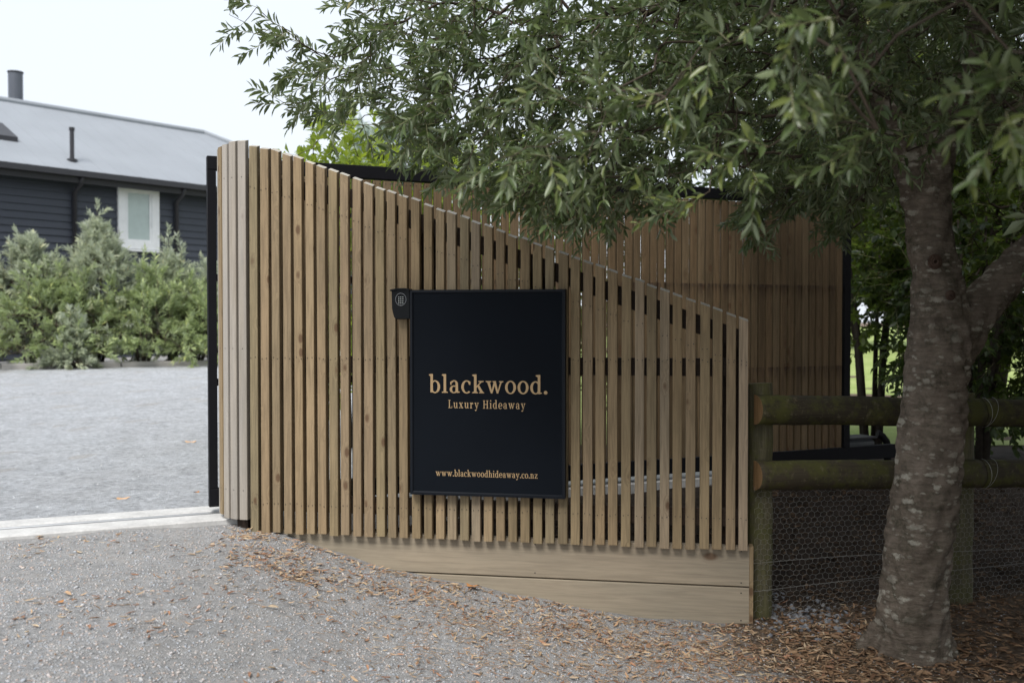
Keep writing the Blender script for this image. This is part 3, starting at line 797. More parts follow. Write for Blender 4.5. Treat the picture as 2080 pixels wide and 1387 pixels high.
# ------------------------------------------------------------------ post and rail fence with netting
RA = math.atan2(0.28, 1.0)
R0 = Vector((1.20, 4.865, 0))
prf = empty('post_and_rail_fence', R0, RA)
tag(prf, 'mossy dark round rail fence with wire netting beside the slat fence', 'fence')
def wobble_tube(p0, p1, r, n=14, seg=10, amp=0.003, taper=1.0, flat=None):
    b = MB(); P = []; Rr = []
    for k in range(seg + 1):
        t = k / seg
        P.append(Vector(p0).lerp(Vector(p1), t) + Vector((random.uniform(-amp, amp), random.uniform(-amp, amp), random.uniform(-amp, amp))))
        Rr.append(r * (1 + (taper - 1) * t) * random.uniform(0.98, 1.02))
    b.tube(P, Rr, n)
    return b
for k, x in enumerate((0.07, 1.27, 2.55)):
    gx = R0.x + cos(RA) * x; gy = R0.y + sin(RA) * x; gz = hz(gx, gy) - 0.15
    b = wobble_tube((x, 0.10, gz), (x, 0.10, 1.19 - 0.06 * x), 0.066, n=20, seg=14)
    b.build('post', M['round_post'], prf, smooth=False)
def half_rail(x0, x1, z0, z1, first):
    b = MB(); n = 18; seg = 30; r = 0.074
    for k in range(seg + 1):
        t = k / seg; x = x0 + (x1 - x0) * t; z = z0 + (z1 - z0) * t; rr = r * random.uniform(0.985, 1.015)
        for j in range(n + 1):
            a = pi * j / n
            dx = 0.0
            if k == 0 and first: dx = 0.012 * sin(a)
            r2 = rr * (1 + 0.018 * sin(9 * x + 3 * a) + random.uniform(-0.012, 0.012))
            b.v.append((x + dx, 0.032 - r2 * sin(a) * 0.92, z - r2 * cos(a)))
    m = n + 1
    for k in range(seg):
        for j in range(n): b.f.append((k * m + j, k * m + j + 1, (k + 1) * m + j + 1, (k + 1) * m + j)); b.m.append(0)
        b.f.append((k * m + n, k * m, (k + 1) * m, (k + 1) * m + n)); b.m.append(0)
    b.f.append(tuple(range(m))); b.m.append(1 if first else 0)
    b.f.append(tuple(reversed(range(seg * m, seg * m + m)))); b.m.append(0)
    o = b.build('rail', [M['round_rail'], M['cut_end']], prf)
    for p in o.data.polygons: p.use_smooth = p.material_index == 0 and len(p.vertices) == 4 and abs(p.normal.y - 1) > 0.05
    return o
sl_ = -0.036
for zz in (1.060, 0.736):
    half_rail(0.0, 1.325, zz, zz + sl_ * 1.325, True)
    half_rail(1.33, 2.75, zz + sl_ * 1.33, zz + sl_ * 2.75, False)
# tie wires round the rail joints
b = MB()
for zz in (1.060, 0.736):
    for dx in (0.0, 0.03):
        b.tube([(1.345 + dx * (1 - cos(a)), 0.03 - 0.075 * sin(a), zz + sl_ * 1.33 - 0.079 * cos(a)) for a in [pi * k / 12 for k in range(13)]], 0.0011, 5)
b.build('tie_wire', M['wire'], prf)
# hexagonal netting
def netting(u0, u1, v0, v1, cell=0.036, r=0.00075):
    segs = []
    hgt = cell * 0.95; row = hgt * 0.75
    nr = int((v1 - v0) / row); nc = int((u1 - u0) / cell)
    def jit(u, v, a=0.0028):
        return (u + a * sin(u * 91.7 + v * 53.1) + 0.004 * sin(v * 9 + u * 3), v + a * sin(u * 47.3 - v * 71.9))
    pts_ = {}
    for j in range(nr):
        for i in range(nc):
            cx = u0 + cell * (i + 0.5 * (j % 2)); cy = v1 - row * j
            a = jit(cx - cell / 2, cy); b_ = jit(cx, cy + hgt * 0.25); c_ = jit(cx + cell / 2, cy); d_ = jit(cx - cell / 2, cy - hgt * 0.5)
            segs += [(a, b_), (b_, c_), (a, d_)]
    return segs
segs = netting(0.02, 2.75, 0.0, 0.665, cell=0.036)
P0 = np.array([[s[0][0], 0, s[0][1]] for s in segs]); P1 = np.array([[s[1][0], 0, s[1][1]] for s in segs])
def wall_y(u, v): return -0.004 + 0.012 * np.sin(5 * u + 2) * np.sin(9 * v) + 0.02 * np.exp(-v / 0.1) * np.sin(13 * u) - 0.085 * 0 
for P in (P0, P1):
    u, v = P[:, 0].copy(), P[:, 2].copy()
    # bottom follows the ground
    gx = R0.x + cos(RA) * u; gy = R0.y + sin(RA) * u
    g = h(gx, gy) - 0.01
    P[:, 2] = g + (v / 0.665) * (0.675 + sl_ * u - g)
    P[:, 1] = 0.028 + wall_y(u, v)
def prisms(P0, P1, r, name, mat, parent, k=3, rnd=None, kind='stuff', r1=None):
    P0 = np.asarray(P0, float); P1 = np.asarray(P1, float)
    d = P1 - P0; L = np.linalg.norm(d, axis=1, keepdims=True); d = d / np.maximum(L, 1e-9)
    ref = np.where(np.abs(d[:, 2:3]) > 0.8, np.array([[1., 0, 0]]), np.array([[0, 0, 1.]]))
    a = np.cross(d, ref); a /= np.linalg.norm(a, axis=1, keepdims=True); b_ = np.cross(d, a)
    r0 = np.broadcast_to(np.asarray(r, float).reshape(-1, 1), (len(P0), 1)); r1 = r0 if r1 is None else np.asarray(r1, float).reshape(-1, 1)
    V = []
    for (P, rr) in ((P0, r0), (P1, r1)):
        for j in range(k):
            q = 2 * pi * j / k; V.append(P + a * cos(q) * rr + b_ * sin(q) * rr)
    V = np.stack(V, 1).reshape(-1, 3)
    base = (np.arange(len(P0)) * 2 * k)[:, None]
    Fs = []
    for j in range(k):
        j2 = (j + 1) % k; Fs.append(base + np.array([[j, j2, k + j2, k + j]]))
    Fc = np.stack(Fs, 1).reshape(-1, 4)
    me = mesh_np(name, V, Fc, mat, True)
    return link_mesh(name, me, None, parent, kind=kind)
prisms(P0, P1, 0.0006, 'wire_netting', M['wire'], prf)
b = MB()
for zf in (0.30, 0.16):
    pts = []
    for k in range(25):
        u = 2.75 * k / 24
        pts.append((u, 0.025, zf * (1 + 0.03 * sin(3 * u)) - 0.01 * u + 0.035 * u * (zf < 0.3)))
    b.tube(pts, 0.0009, 4)
b.build('straining_wire', M['wire'], prf)

# ------------------------------------------------------------------ foliage machinery
LEAF8_V = np.array([[0, 0, 0], [.32, -.46, .12], [.32, 0, 0], [.32, .46, .12], [.70, -.38, .07], [.70, 0, -.05], [.70, .38, .07], [1, 0, -.14]])
LEAF8_F = np.array([[0, 1, 2], [0, 2, 3], [1, 4, 5], [1, 5, 2], [2, 5, 6], [2, 6, 3], [4, 7, 5], [5, 7, 6]])
LEAF4_V = np.array([[0, 0, 0], [.48, -.5, .12], [.48, 0, -.02], [.48, .5, .12], [1, 0, -.1]])
LEAF4_F = np.array([[0, 1, 2], [0, 2, 3], [1, 4, 2], [2, 4, 3]])
def norm(a): return a / np.maximum(np.linalg.norm(a, axis=-1, keepdims=True), 1e-9)
def leaves_np(P, D, N, L, W, simple_=False):
    """leaf blades: base P, direction D, face normal N, length L, width W"""
    TV, TF = (LEAF4_V, LEAF4_F) if simple_ else (LEAF8_V, LEAF8_F)
    D = norm(D); N = norm(N - D * (N * D).sum(1, keepdims=True)); S_ = np.cross(N, D)
    L = L[:, None, None]; W = W[:, None, None]
    V = P[:, None, :] + D[:, None, :] * TV[None, :, 0:1] * L + S_[:, None, :] * TV[None, :, 1:2] * W + N[:, None, :] * TV[None, :, 2:3] * (W * 0.5 + L * 0.5)
    n = len(P); k = len(TV)
    Fc = (TF[None] + (np.arange(n) * k)[:, None, None]).reshape(-1, 3)
    return V.reshape(-1, 3), Fc, k
def grow(points, roots, root_r=0.02, bias=0.25, tip_r=0.0013, power=2.3):
    """branching skeleton: each point joins the nearest node that lies nearer the trunk"""
    pts = np.asarray(points); roots = np.asarray(roots)
    dr = np.min(np.linalg.norm(pts[:, None] - roots[None], axis=2), axis=1)
    order = np.argsort(dr); pts = pts[order]; dr = dr[order]
    nodes = np.concatenate([roots, pts]); nr = len(roots)
    cost = np.concatenate([np.zeros(nr), dr])
    par = -np.ones(len(nodes), int)
    for i in range(len(pts)):
        m = nr + i
        d = np.linalg.norm(nodes[:m] - pts[i], axis=1) + bias * cost[:m]
        par[m] = int(np.argmin(d))
    cnt = np.zeros(len(nodes)); cnt[nr:] = 1
    for m in range(len(nodes) - 1, nr - 1, -1): cnt[par[m]] += cnt[m]
    rad = tip_r * np.power(np.maximum(cnt, 1), 1 / power)
    return nodes, par, rad, nr, order
def sprigs(base, dirs, rng, n_leaf, L, W, stem_len, spread=0.85, up=1.0, lv=0.25, sagk=1.0):
    """leaf frames round little stems; returns leaf arrays and stem segments"""
    P, D, N, LL, WW, SR = [], [], [], [], [], []
    ns = len(base)
    dirs = norm(dirs)
    ref = norm(rng.normal(size=(ns, 3)))
    a = norm(np.cross(dirs, ref)); b_ = np.cross(dirs, a)
    sag = rng.uniform(0.02, 0.22, (ns, 1)) * sagk
    ends = base + dirs * stem_len[:, None] + np.array([[0, 0, -1.0]]) * sag * stem_len[:, None]
    mid = base + dirs * stem_len[:, None] * 0.5
    for k in range(n_leaf):
        t = (k + 0.5) / n_leaf; t = 0.12 + 0.88 * t
        tt = np.clip(t + rng.uniform(-0.03, 0.03, (ns, 1)), 0, 1)
        p = (1 - tt) ** 2 * base + 2 * tt * (1 - tt) * mid + tt ** 2 * ends
        tang = norm((mid - base) * (1 - tt) + (ends - mid) * tt)
        ang = k * 2.399 + rng.uniform(-0.5, 0.5, (ns, 1))
        out = a * np.cos(ang) + b_ * np.sin(ang)
        op = spread * (1.15 - 0.55 * t) + rng.uniform(-0.15, 0.15, (ns, 1))
        d = norm(tang * np.cos(op) + out * np.sin(op) + np.array([[0, 0, -0.12]]))
        nn = np.array([[0, 0, up]]) + rng.normal(size=(ns, 3)) * 0.55 + tang * 0.4
        ln = L * rng.uniform(1 - lv, 1 + lv, ns) * (0.75 + 0.35 * (1 - abs(t - 0.5)))
        P.append(p); D.append(d); N.append(nn); LL.append(ln); WW.append(W * rng.uniform(0.8, 1.2, ns) * ln / L)
        SR.append(np.arange(ns))
    seg = (np.concatenate([base, mid * 0.5 + (base + ends) * 0.25]), np.concatenate([mid * 0.5 + (base + ends) * 0.25, ends]))
    return [np.concatenate(x) for x in (P, D, N, LL, WW, SR)], seg

def in_poly(px, py, poly):
    inside = np.zeros(len(px), bool); n = len(poly); j = n - 1
    for i in range(n):
        xi, yi = poly[i]; xj, yj = poly[j]
        c = ((yi > py) != (yj > py)) & (px < (xj - xi) * (py - yi) / (yj - yi + 1e-9) + xi)
        inside ^= c; j = i
    return inside
def project(P):
    return CX + F * P[:, 0] / P[:, 1], HZ - F * (P[:, 2] - EYE) / P[:, 1]

def foliage(thing, pts, roots, centre, leafmat_, rng, n_leaf=14, L=0.058, W=0.015, stem=(0.14, 0.26), drop=0.25, outw=0.5, simple_=False,
            twigmat=None, tip_r=0.0013, crown_name='crown', upright=0.0, parts=0, spread=0.85, bias=0.25, stemr=0.0011, clearance=None, rdir=0.38, sagk=1.0, lv=0.25, paled=None):
    nodes, par, rad, nr, order = grow(pts, roots, tip_r=tip_r, bias=bias)
    A_ = nodes[par[nr:]]; B_ = nodes[nr:]
    # limbs drawn with a slight bend in the middle
    mid = (A_ + B_) / 2 + rng.normal(size=A_.shape) * 0.06 * np.linalg.norm(B_ - A_, axis=1, keepdims=True)
    ra = np.minimum(rad[par[nr:]], rad[nr:] * 1.25); rb = rad[nr:]
    prisms(np.concatenate([A_, mid]), np.concatenate([mid, B_]), np.concatenate([ra, (ra + rb) / 2]), 'branches', twigmat or M['twig'], thing, k=5, r1=np.concatenate([(ra + rb) / 2, rb]))
    ed_ = norm(B_ - A_)
    outv = B_ - np.asarray(centre)[None]; outv[:, 2] *= 0.35
    dirs = norm(0.55 * ed_ + outw * norm(outv) + rng.normal(size=B_.shape) * rdir + np.array([[0, 0, -drop + upright]]))
    sl = rng.uniform(stem[0], stem[1], len(B_))
    (P, D, N, LL, WW, SR), seg = sprigs(B_, dirs, rng, n_leaf, L, W, sl, spread, sagk=sagk, lv=lv)
    sv = rng.uniform(0, 1, len(B_))
    if paled is not None:  # yellower sprays paled further; the crown's light contrast is put into leaf colour
        d_ = np.array([np.min(np.linalg.norm(paled - q_, axis=1)) for q_ in B_]); sv = np.where(d_ < 0.02, 0.7 + 0.3 * sv, sv)
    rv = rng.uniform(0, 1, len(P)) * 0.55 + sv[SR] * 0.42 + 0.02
    if paled is not None: rv = np.where(d_[SR] < 0.02, np.minimum(rv + 0.15, 0.97), rv)
    if clearance is not None:
        k = clearance(P + D * LL[:, None] * 0.5)
        P, D, N, LL, WW, rv = P[k], D[k], N[k], LL[k], WW[k], rv[k]
    if parts:
        # the leaves that show largest are parts of their own
        d = np.where(P[:, 1] > 0.3, P[:, 1], 99); px, py = project(P)
        vis = (px > 0) & (px < 2080) & (py > 0) & (py < 1387)
        idx = np.argsort(np.where(vis, d / LL, 1e9))[:parts]
        vers = []
        for q in range(8):
            me = mesh_np('leaf', LEAF8_V * np.array([1, 0.27, 0.6]), LEAF8_F, leafmat_, True, {'rnd': np.full(8, (q + 0.5) / 8)})
            vers.append(me)
        for i in idx:
            Dn = Vector(D[i]).normalized(); Nn = Vector(N[i]); Nn = (Nn - Dn * Nn.dot(Dn)).normalized(); Sn = Nn.cross(Dn)
            o = bpy.data.objects.new('leaf', vers[int(rv[i] * 7.99)])
            C.objects.link(o)
            m_ = Matrix((Dn, Sn, Nn)).transposed().to_4x4(); m_.translation = Vector(P[i])
            o.parent = thing
            o.matrix_local = thing.matrix_basis.inverted() @ (m_ @ Matrix.Diagonal((LL[i], LL[i] * WW[i] / (LL[i] * 0.27), LL[i], 1)))
        keep = np.ones(len(P), bool); keep[idx] = False
        P, D, N, LL, WW, rv = P[keep], D[keep], N[keep], LL[keep], WW[keep], rv[keep]
    V, Fc, k = leaves_np(P, D, N, LL, WW, simple_)
    V = V - np.array(thing.location)[None]
    me = mesh_np(crown_name, V, Fc, leafmat_, True, {'rnd': np.repeat(rv, k)})
    link_mesh(crown_name, me, None, thing, kind='stuff')
    for ch in thing.children:
        if ch.name.startswith('branches'): ch.location = -Vector(thing.location)
    if stemr:
        s = prisms(seg[0], seg[1], stemr, 'twigs', M['twig_pale'], thing, k=3)
        s.location = -Vector(thing.location)
    return len(P)

# ------------------------------------------------------------------ the big tree at the right
TD = 4.45
def tp(px, py, D=TD): return at(px, py, D)
tb = tp(1864, 1320); tb.z = hz(tb.x, tb.y)
tree = empty('broadleaf_tree', tb)
tag(tree, 'large grey green tree with pale blotched trunk in front of the rail fence', 'tree')
def px2m(r, D=TD): return r / F * D
mb = MB()
main = [(1864, 1400, 70), (1864, 1335, 76), (1861, 1290, 72), (1858, 1240, 69), (1863, 1180, 67), (1869, 1110, 66), (1878, 1040, 66), (1886, 975, 66), (1892, 900, 65), (1898, 821, 64), (1905, 740, 66), (1908, 680, 66), (1906, 620, 60), (1902, 560, 57), (1890, 500, 52), (1881, 440, 51), (1882, 385, 52), (1892, 330, 46), (1915, 275, 37), (1945, 200, 33), (1975, 90, 29), (2000, -60, 25), (2020, -300, 20)]
mb.tube([tp(x, y, TD + 0.02 * max(0, (330 - y) / 100)) for x, y, r in main], [px2m(r) * (0.85 if y < 640 else 0.92 if y < 800 else 0.97) for x, y, r in main], 24)
left = [(1886, 450, 36), (1868, 390, 40), (1842, 330, 30), (1812, 265, 25), (1775, 170, 22), (1730, 60, 19), (1670, -60, 17), (1560, -200, 14)]
mb.tube([tp(x, y, TD - 0.02 * i) for i, (x, y, r) in enumerate(left)], [px2m(r) for x, y, r in left], 18)
right = [(1905, 745, 46), (1935, 700, 50), (1972, 645, 45), (2015, 592, 41), (2062, 545, 39), (2120, 490, 37), (2200, 400, 34), (2290, 260, 30), (2380, 60, 26), (2450, -200, 20)]
mb.tube([tp(x, y, TD + 0.03 * i) for i, (x, y, r) in enumerate(right)], [px2m(r) for x, y, r in right], 20)
for (ang, ln, rr) in ((195, 0.20, 0.05), (235, 0.15, 0.055), (275, 0.14, 0.05), (315, 0.17, 0.05), (350, 0.19, 0.05), (30, 0.26, 0.07), (100, 0.26, 0.07), (160, 0.26, 0.07)):
    a = radians(ang); c0 = tp(1862, 1255)
    p2 = Vector((tb.x + cos(a) * ln, tb.y + sin(a) * ln, 0)); p2.z = hz(p2.x, p2.y) - 0.05
    mid = Vector(((c0.x * 0.5 + p2.x * 0.5), (c0.y * 0.5 + p2.y * 0.5), tb.z + 0.085))
    mb.tube([c0, mid, p2], [0.07, rr, rr * 0.5], 12)
tmp = mb.build('tmp', M['bark'])
rm = tmp.modifiers.new('r', 'REMESH'); rm.mode = 'VOXEL'; rm.voxel_size = 0.011
smm = tmp.modifiers.new('s', 'SMOOTH'); smm.factor = 0.6; smm.iterations = 9
dg = bpy.context.evaluated_depsgraph_get(); dg.update()
tm = bpy.data.meshes.new_from_object(tmp.evaluated_get(dg))
bpy.data.objects.remove(tmp)
co = np.empty(len(tm.vertices) * 3, np.float32); tm.vertices.foreach_get('co', co); co = co.reshape(-1, 3)
no = np.empty(len(tm.vertices) * 3, np.float32); tm.vertices.foreach_get('normal', no); no = no.reshape(-1, 3)
q = 0.006 * np.sin(co[:, 2] * 23 + 4 * np.sin(co[:, 0] * 17 + co[:, 1] * 11)) + 0.004 * np.sin(co[:, 2] * 61 + 9 * co[:, 0] + 5 * np.sin(co[:, 1] * 31)) + 0.003 * np.sin(co[:, 0] * 73) * np.sin(co[:, 1] * 67 + co[:, 2] * 21)
# collars round the two pruned knots
for (kx, ky, kr, kh) in ((1898, 532, 0.065, 0.018), (1930, 600, 0.050, 0.014)):
    kp = np.array(tp(kx, ky, TD - 0.12)); d = np.linalg.norm(co - kp, axis=1)
    q += kh * np.exp(-(d / kr) ** 2)
co = co + no * q[:, None] - np.array(tb)[None]
tm.vertices.foreach_set('co', co.astype(np.float32).ravel()); tm.update()
tm.materials.clear(); tm.materials.append(M['bark'])
tm.polygons.foreach_set('use_smooth', [True] * len(tm.polygons))
link_mesh('trunk', tm, None, tree)
for (kx, ky, r_) in ((1898, 532, 0.027), (1930, 600, 0.017)):
    kp = tp(kx, ky, TD - 0.137) - tb
    b = MB()
    for j in range(3):
        rr = r_ * (1 - 0.3 * j)
        b.tube([kp + Vector((rr * cos(2 * pi * k / 24), -0.004 * j + 0.003 * sin(3 * k), rr * 1.05 * sin(2 * pi * k / 24))) for k in range(25)], 0.0055, 6, cap=False)
    b.face([kp + Vector((r_ * 0.95 * cos(2 * pi * k / 16), 0.004, r_ * 0.95 * sin(2 * pi * k / 16))) for k in range(16)][::-1])
    b.build('knot', M['rust'], tree, smooth=True)

def sample(poly, d0, d1, n, rng, dpow=1.0):
    """points inside a solid region: outline as seen in the photograph, each at a real distance of its own"""
    P = np.array(poly, float); lo = P.min(0); hi = P.max(0); out_ = []
    while sum(len(o_) for o_ in out_) < n:
        x = rng.uniform(lo[0], hi[0], n * 2); y = rng.uniform(lo[1], hi[1], n * 2)
        k = in_poly(x, y, poly); D = d0 + (d1 - d0) * rng.uniform(0, 1, n * 2) ** dpow
        out_.append(np.stack([(x - CX) / F * D, D, EYE - (y - HZ) / F * D], 1)[k])
    return np.concatenate(out_)[:n]
rg = np.random.default_rng(11)
Z = []
# thin outer foliage over the left of the fence
Z.append(sample([(690, -40), (720, 40), (690, 140), (620, 190), (590, 225), (640, 250), (720, 280), (800, 300), (900, 345), (960, 360), (960, -40)], 3.9, 4.8, 190, rg))
Z.append(sample([(560, 60), (600, 50), (640, 110), (700, 120), (700, 180), (620, 170)], 4.1, 4.5, 24, rg))
Z.append(np.array([at(470, 35, 4.3), at(500, 50, 4.3), at(535, 75, 4.3), at(525, 20, 4.3), at(555, 85, 4.3), at(585, 110, 4.3), at(560, 200, 4.3), at(585, 215, 4.3)]))
# middle mass
Z.append(sample([(860, -60), (860, 335), (960, 360), (1080, 380), (1080, -60)], 3.7, 4.9, 210, rg))
Z.append(sample([(1060, -60), (1060, 395), (1180, 420), (1300, 390), (1420, 350), (1500, 310), (1500, -60)], 3.6, 5.2, 700, rg))
Z.append(sample([(1130, 380), (1160, 470), (1220, 480), (1290, 430), (1390, 410), (1420, 350), (1250, 330)], 3.9, 4.9, 80, rg))
Z.append(sample([(1000, 330), (1000, 400), (1100, 430), (1200, 400), (1200, 330)], 3.8, 4.9, 90, rg))
# dense dark right
Z.append(sample([(1450, -60), (1450, 310), (1520, 360), (1600, 370), (1690, 420), (1790, 420), (1830, 380), (1900, 280), (2000, 260), (2140, 300), (2140, -60)], 4.3, 7.0, 1800, rg))
Z.append(sample([(1505, 370), (1515, 460), (1550, 490), (1600, 430), (1660, 420), (1700, 490), (1740, 460), (1740, 370)], 4.7, 5.8, 150, rg))
Z.append(sample([(1560, -60), (1600, 250), (1700, 330), (1800, 330), (1880, 300), (1960, 250), (2080, 220), (2140, -60)], 3.5, 4.3, 170, rg))
# canopy above and round the frame
P = rg.normal(size=(14000, 3)); P = norm(P) * (rg.uniform(0.3, 1, (14000, 1)) ** 0.5)
Pc = P * np.array([3.1, 3.6, 1.7]) + np.array([2.6, 4.2, 3.9])
px, py = project(Pc)
ok = (Pc[:, 2] > 2.6) & ~((py > -30) & (py < 1400) & (px > -50) & (px < 2130) & (Pc[:, 1] > 0.2)) & (Pc[:, 1] > 0.9) & (Pc[:, 1] < 7.6)
Pc = Pc[ok][:1500]
Z.append(Pc)
# unseen lower canopy off the right-hand side, thickened to block light
P2 = np.stack([rg.uniform(2.0, 5.0, 3000), rg.uniform(1.6, 6.8, 3000), rg.uniform(1.4, 3.4, 3000)], 1)
px, py = project(P2)
Z.append(P2[(px > 2120)][:1100])
pts = np.concatenate(Z)
px, py = project(pts)
keep = ~((px > 1780) & (px < 2000) & (py > 340) & (pts[:, 1] < 4.7))
pts = pts[keep]
roots = [tp(x, y, TD) for x, y, r in main if y < 320] + [tp(x, y, TD - 0.02 * i) for i, (x, y, r) in enumerate(left) if y < 350] + [tp(x, y, TD + 0.03 * i) for i, (x, y, r) in enumerate(right) if x > 2100]
R_ = []
for a, b_ in zip(roots[:-1], roots[1:]):
    if (a - b_).length < 1.2:
        for k in range(4): R_.append(a.lerp(b_, k / 4))
# hanging near sprays, hand placed
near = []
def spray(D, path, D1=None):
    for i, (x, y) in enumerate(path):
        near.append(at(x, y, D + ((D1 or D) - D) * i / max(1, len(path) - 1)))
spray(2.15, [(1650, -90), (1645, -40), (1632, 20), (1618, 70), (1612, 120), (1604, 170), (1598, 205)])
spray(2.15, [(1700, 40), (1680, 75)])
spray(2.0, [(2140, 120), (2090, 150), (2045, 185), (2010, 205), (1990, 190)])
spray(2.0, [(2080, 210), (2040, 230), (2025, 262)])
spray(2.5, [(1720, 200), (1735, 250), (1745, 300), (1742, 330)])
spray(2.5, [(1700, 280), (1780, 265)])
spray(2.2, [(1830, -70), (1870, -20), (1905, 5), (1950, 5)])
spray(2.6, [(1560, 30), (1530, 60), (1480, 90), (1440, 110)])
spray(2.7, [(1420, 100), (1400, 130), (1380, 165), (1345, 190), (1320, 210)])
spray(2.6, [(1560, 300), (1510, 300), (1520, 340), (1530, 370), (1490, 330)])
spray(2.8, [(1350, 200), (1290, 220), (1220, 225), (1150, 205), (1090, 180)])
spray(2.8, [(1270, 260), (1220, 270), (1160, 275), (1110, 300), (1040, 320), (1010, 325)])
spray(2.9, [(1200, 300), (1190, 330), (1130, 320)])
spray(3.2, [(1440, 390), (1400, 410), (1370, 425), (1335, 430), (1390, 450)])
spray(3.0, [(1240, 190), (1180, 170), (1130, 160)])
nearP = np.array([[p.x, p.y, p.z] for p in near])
allp = np.concatenate([pts, nearP])
def clear_trunk(P):
    px, py = project(P)
    return ~((P[:, 1] < 4.35) & (P[:, 1] > 3.2) & (px > 1810) & (px < 1975) & (py > 400) & (py < 1387))
nl = foliage(tree, allp, np.array([[r.x, r.y, r.z] for r in R_]), (1.9, 4.5, 2.6), M['leaf'], rg, n_leaf=14, L=0.050, W=0.0145, stem=(0.08, 0.17), drop=0.06, outw=0.35, parts=300, tip_r=0.00105, bias=0.6, lv=0.33, paled=nearP, stemr=0.0012, spread=0.95, rdir=0.6, sagk=0.5, clearance=clear_trunk)
# unseen canopy over and behind the camera, added to shade the right half of view
rgc = np.random.default_rng(77)
Q = np.stack([rgc.uniform(0.2, 6.2, 60000), rgc.uniform(-4.4, 7.0, 60000), rgc.uniform(1.2, 4.8, 60000)], 1)
px, py = project(Q)
ok = (((Q[:, 0] - 3.3) / 3.0) ** 2 + ((Q[:, 1] - 1.6) / 5.4) ** 2 + ((Q[:, 2] - 2.6) / 2.3) ** 2 < 1) & ((Q[:, 1] < 0.2) | (py < -60) | (px > 2150)) & (Q[:, 2] > 1.2 + 0.36 * np.clip(3.6 - Q[:, 0], 0, 4)) & ((Q[:, 1] > 3.0) | (Q[:, 0] > 0.55))
foliage(tree, Q[ok][:12500], np.array([[r.x, r.y, r.z] for r in R_]), (2.2, 3.0, 2.6), M['leaf'], rgc, n_leaf=13, L=0.085, W=0.029, stem=(0.08, 0.17), drop=0.06, outw=0.35, tip_r=0.00105, bias=0.6, simple_=True, rdir=0.6, sagk=0.5, stemr=None)
print('tree leaves', nl)

# ------------------------------------------------------------------ plants behind the gate
def ellip(n, c, r, rng, zmin=None, hollow=0.3):
    P = norm(rng.normal(size=(n, 3))) * (rng.uniform(hollow, 1, (n, 1)) ** 0.6) * np.array(r) + np.array(c)
    P += rng.normal(size=P.shape) * 0.06 * np.array(r)
    if zmin is not None: P[:, 2] = np.maximum(P[:, 2], zmin + rng.uniform(0, 0.2, n))
    return P
def bush(name, label, cat, x, y, r, top, n, leaf, L, W, seed, group=None, n_leaf=12, stems=5, simple_=True, stem=(0.15, 0.3), upright=0.1, drop=0.1, tip_r=0.002, spread=0.9, zlow=0.25, clip=None, tall=None):
    rng = np.random.default_rng(seed); z0 = hz(x, y)
    t = empty(name, (x, y, z0)); tag(t, label, cat, group)
    P = ellip(n, (x, y, (z0 + zlow + top) / 2), (r, r * 0.85, (top - z0 - zlow) / 2), rng, z0 + zlow)
    if tall: 
        s = rng.uniform(0.75, 1.15, len(P)); P[:, 2] = z0 + (P[:, 2] - z0) * s
    if clip is not None: P = P[clip(P)]
    roots = []
    b = MB()
    for k in range(stems):
        a = 2 * pi * k / stems + rng.uniform(0, 1); rr = r * rng.uniform(0.2, 0.5)
        pts_ = [Vector((x + 0.06 * cos(a), y + 0.06 * sin(a), z0 - 0.05)), Vector((x + rr * 0.4 * cos(a), y + rr * 0.4 * sin(a), z0 + (top - z0) * 0.25)), Vector((x + rr * cos(a), y + rr * sin(a), z0 + (top - z0) * 0.6))]
        b.tube([p - Vector((x, y, z0)) for p in pts_], [0.028 * r + 0.006, 0.02 * r + 0.004, 0.008 * r + 0.002], 8)
        for q_ in range(6): roots.append(pts_[0].lerp(pts_[1], q_ / 6)); roots.append(pts_[1].lerp(pts_[2], q_ / 6))
    b.build('trunk', M['bark_dark'], t, smooth=True)
    foliage(t, P, np.array([[q_.x, q_.y, q_.z] for q_ in roots]), (x, y, z0 + (top - z0) * 0.4), leaf, rng, n_leaf=n_leaf, L=L, W=W, stem=stem, drop=drop, upright=upright, outw=0.5, simple_=simple_, tip_r=tip_r, spread=spread, stemr=0.002)
    return t
bush('leafy_bush', 'bright yellow green bush showing over the fence left of the branches', 'bush', -1.30, 8.3, 0.85, 3.12, 620, M['leaf_bright'], 0.085, 0.048, 21)
bush('leafy_bush', 'yellow green bush behind the gate top under the tree branches', 'bush', -0.20, 8.6, 0.75, 3.1, 420, M['leaf_bright'], 0.085, 0.048, 22)
bush('leafy_bush', 'green bush behind the middle of the gate in shade', 'bush', 1.1, 8.9, 0.75, 2.7, 280, M['leaf_mid'], 0.08, 0.04, 23)
bush('broadleaf_shrub', 'dark leafy shrub with thin stems right of the gate end', 'shrub', 3.15, 8.7, 0.85, 3.9, 640, M['leaf_mid'], 0.075, 0.042, 24, zlow=0.75, stems=7)
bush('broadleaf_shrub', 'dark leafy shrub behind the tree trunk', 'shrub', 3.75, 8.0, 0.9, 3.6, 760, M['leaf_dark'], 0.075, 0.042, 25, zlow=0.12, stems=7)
bush('broadleaf_shrub', 'dark leafy shrub at the right edge beyond the rail fence', 'shrub', 4.55, 8.2, 1.1, 3.8, 900, M['leaf_mid'], 0.075, 0.042, 26, zlow=0.1, stems=7)
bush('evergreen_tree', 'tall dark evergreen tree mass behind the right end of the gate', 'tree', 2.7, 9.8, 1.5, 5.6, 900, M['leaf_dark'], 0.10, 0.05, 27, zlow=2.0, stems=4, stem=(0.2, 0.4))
bush('evergreen_tree', 'tall dark evergreen tree behind the trunk fork', 'tree', 4.8, 10.0, 1.7, 6.2, 1000, M['leaf_dark'], 0.10, 0.05, 28, zlow=1.6, stems=4, stem=(0.2, 0.4))
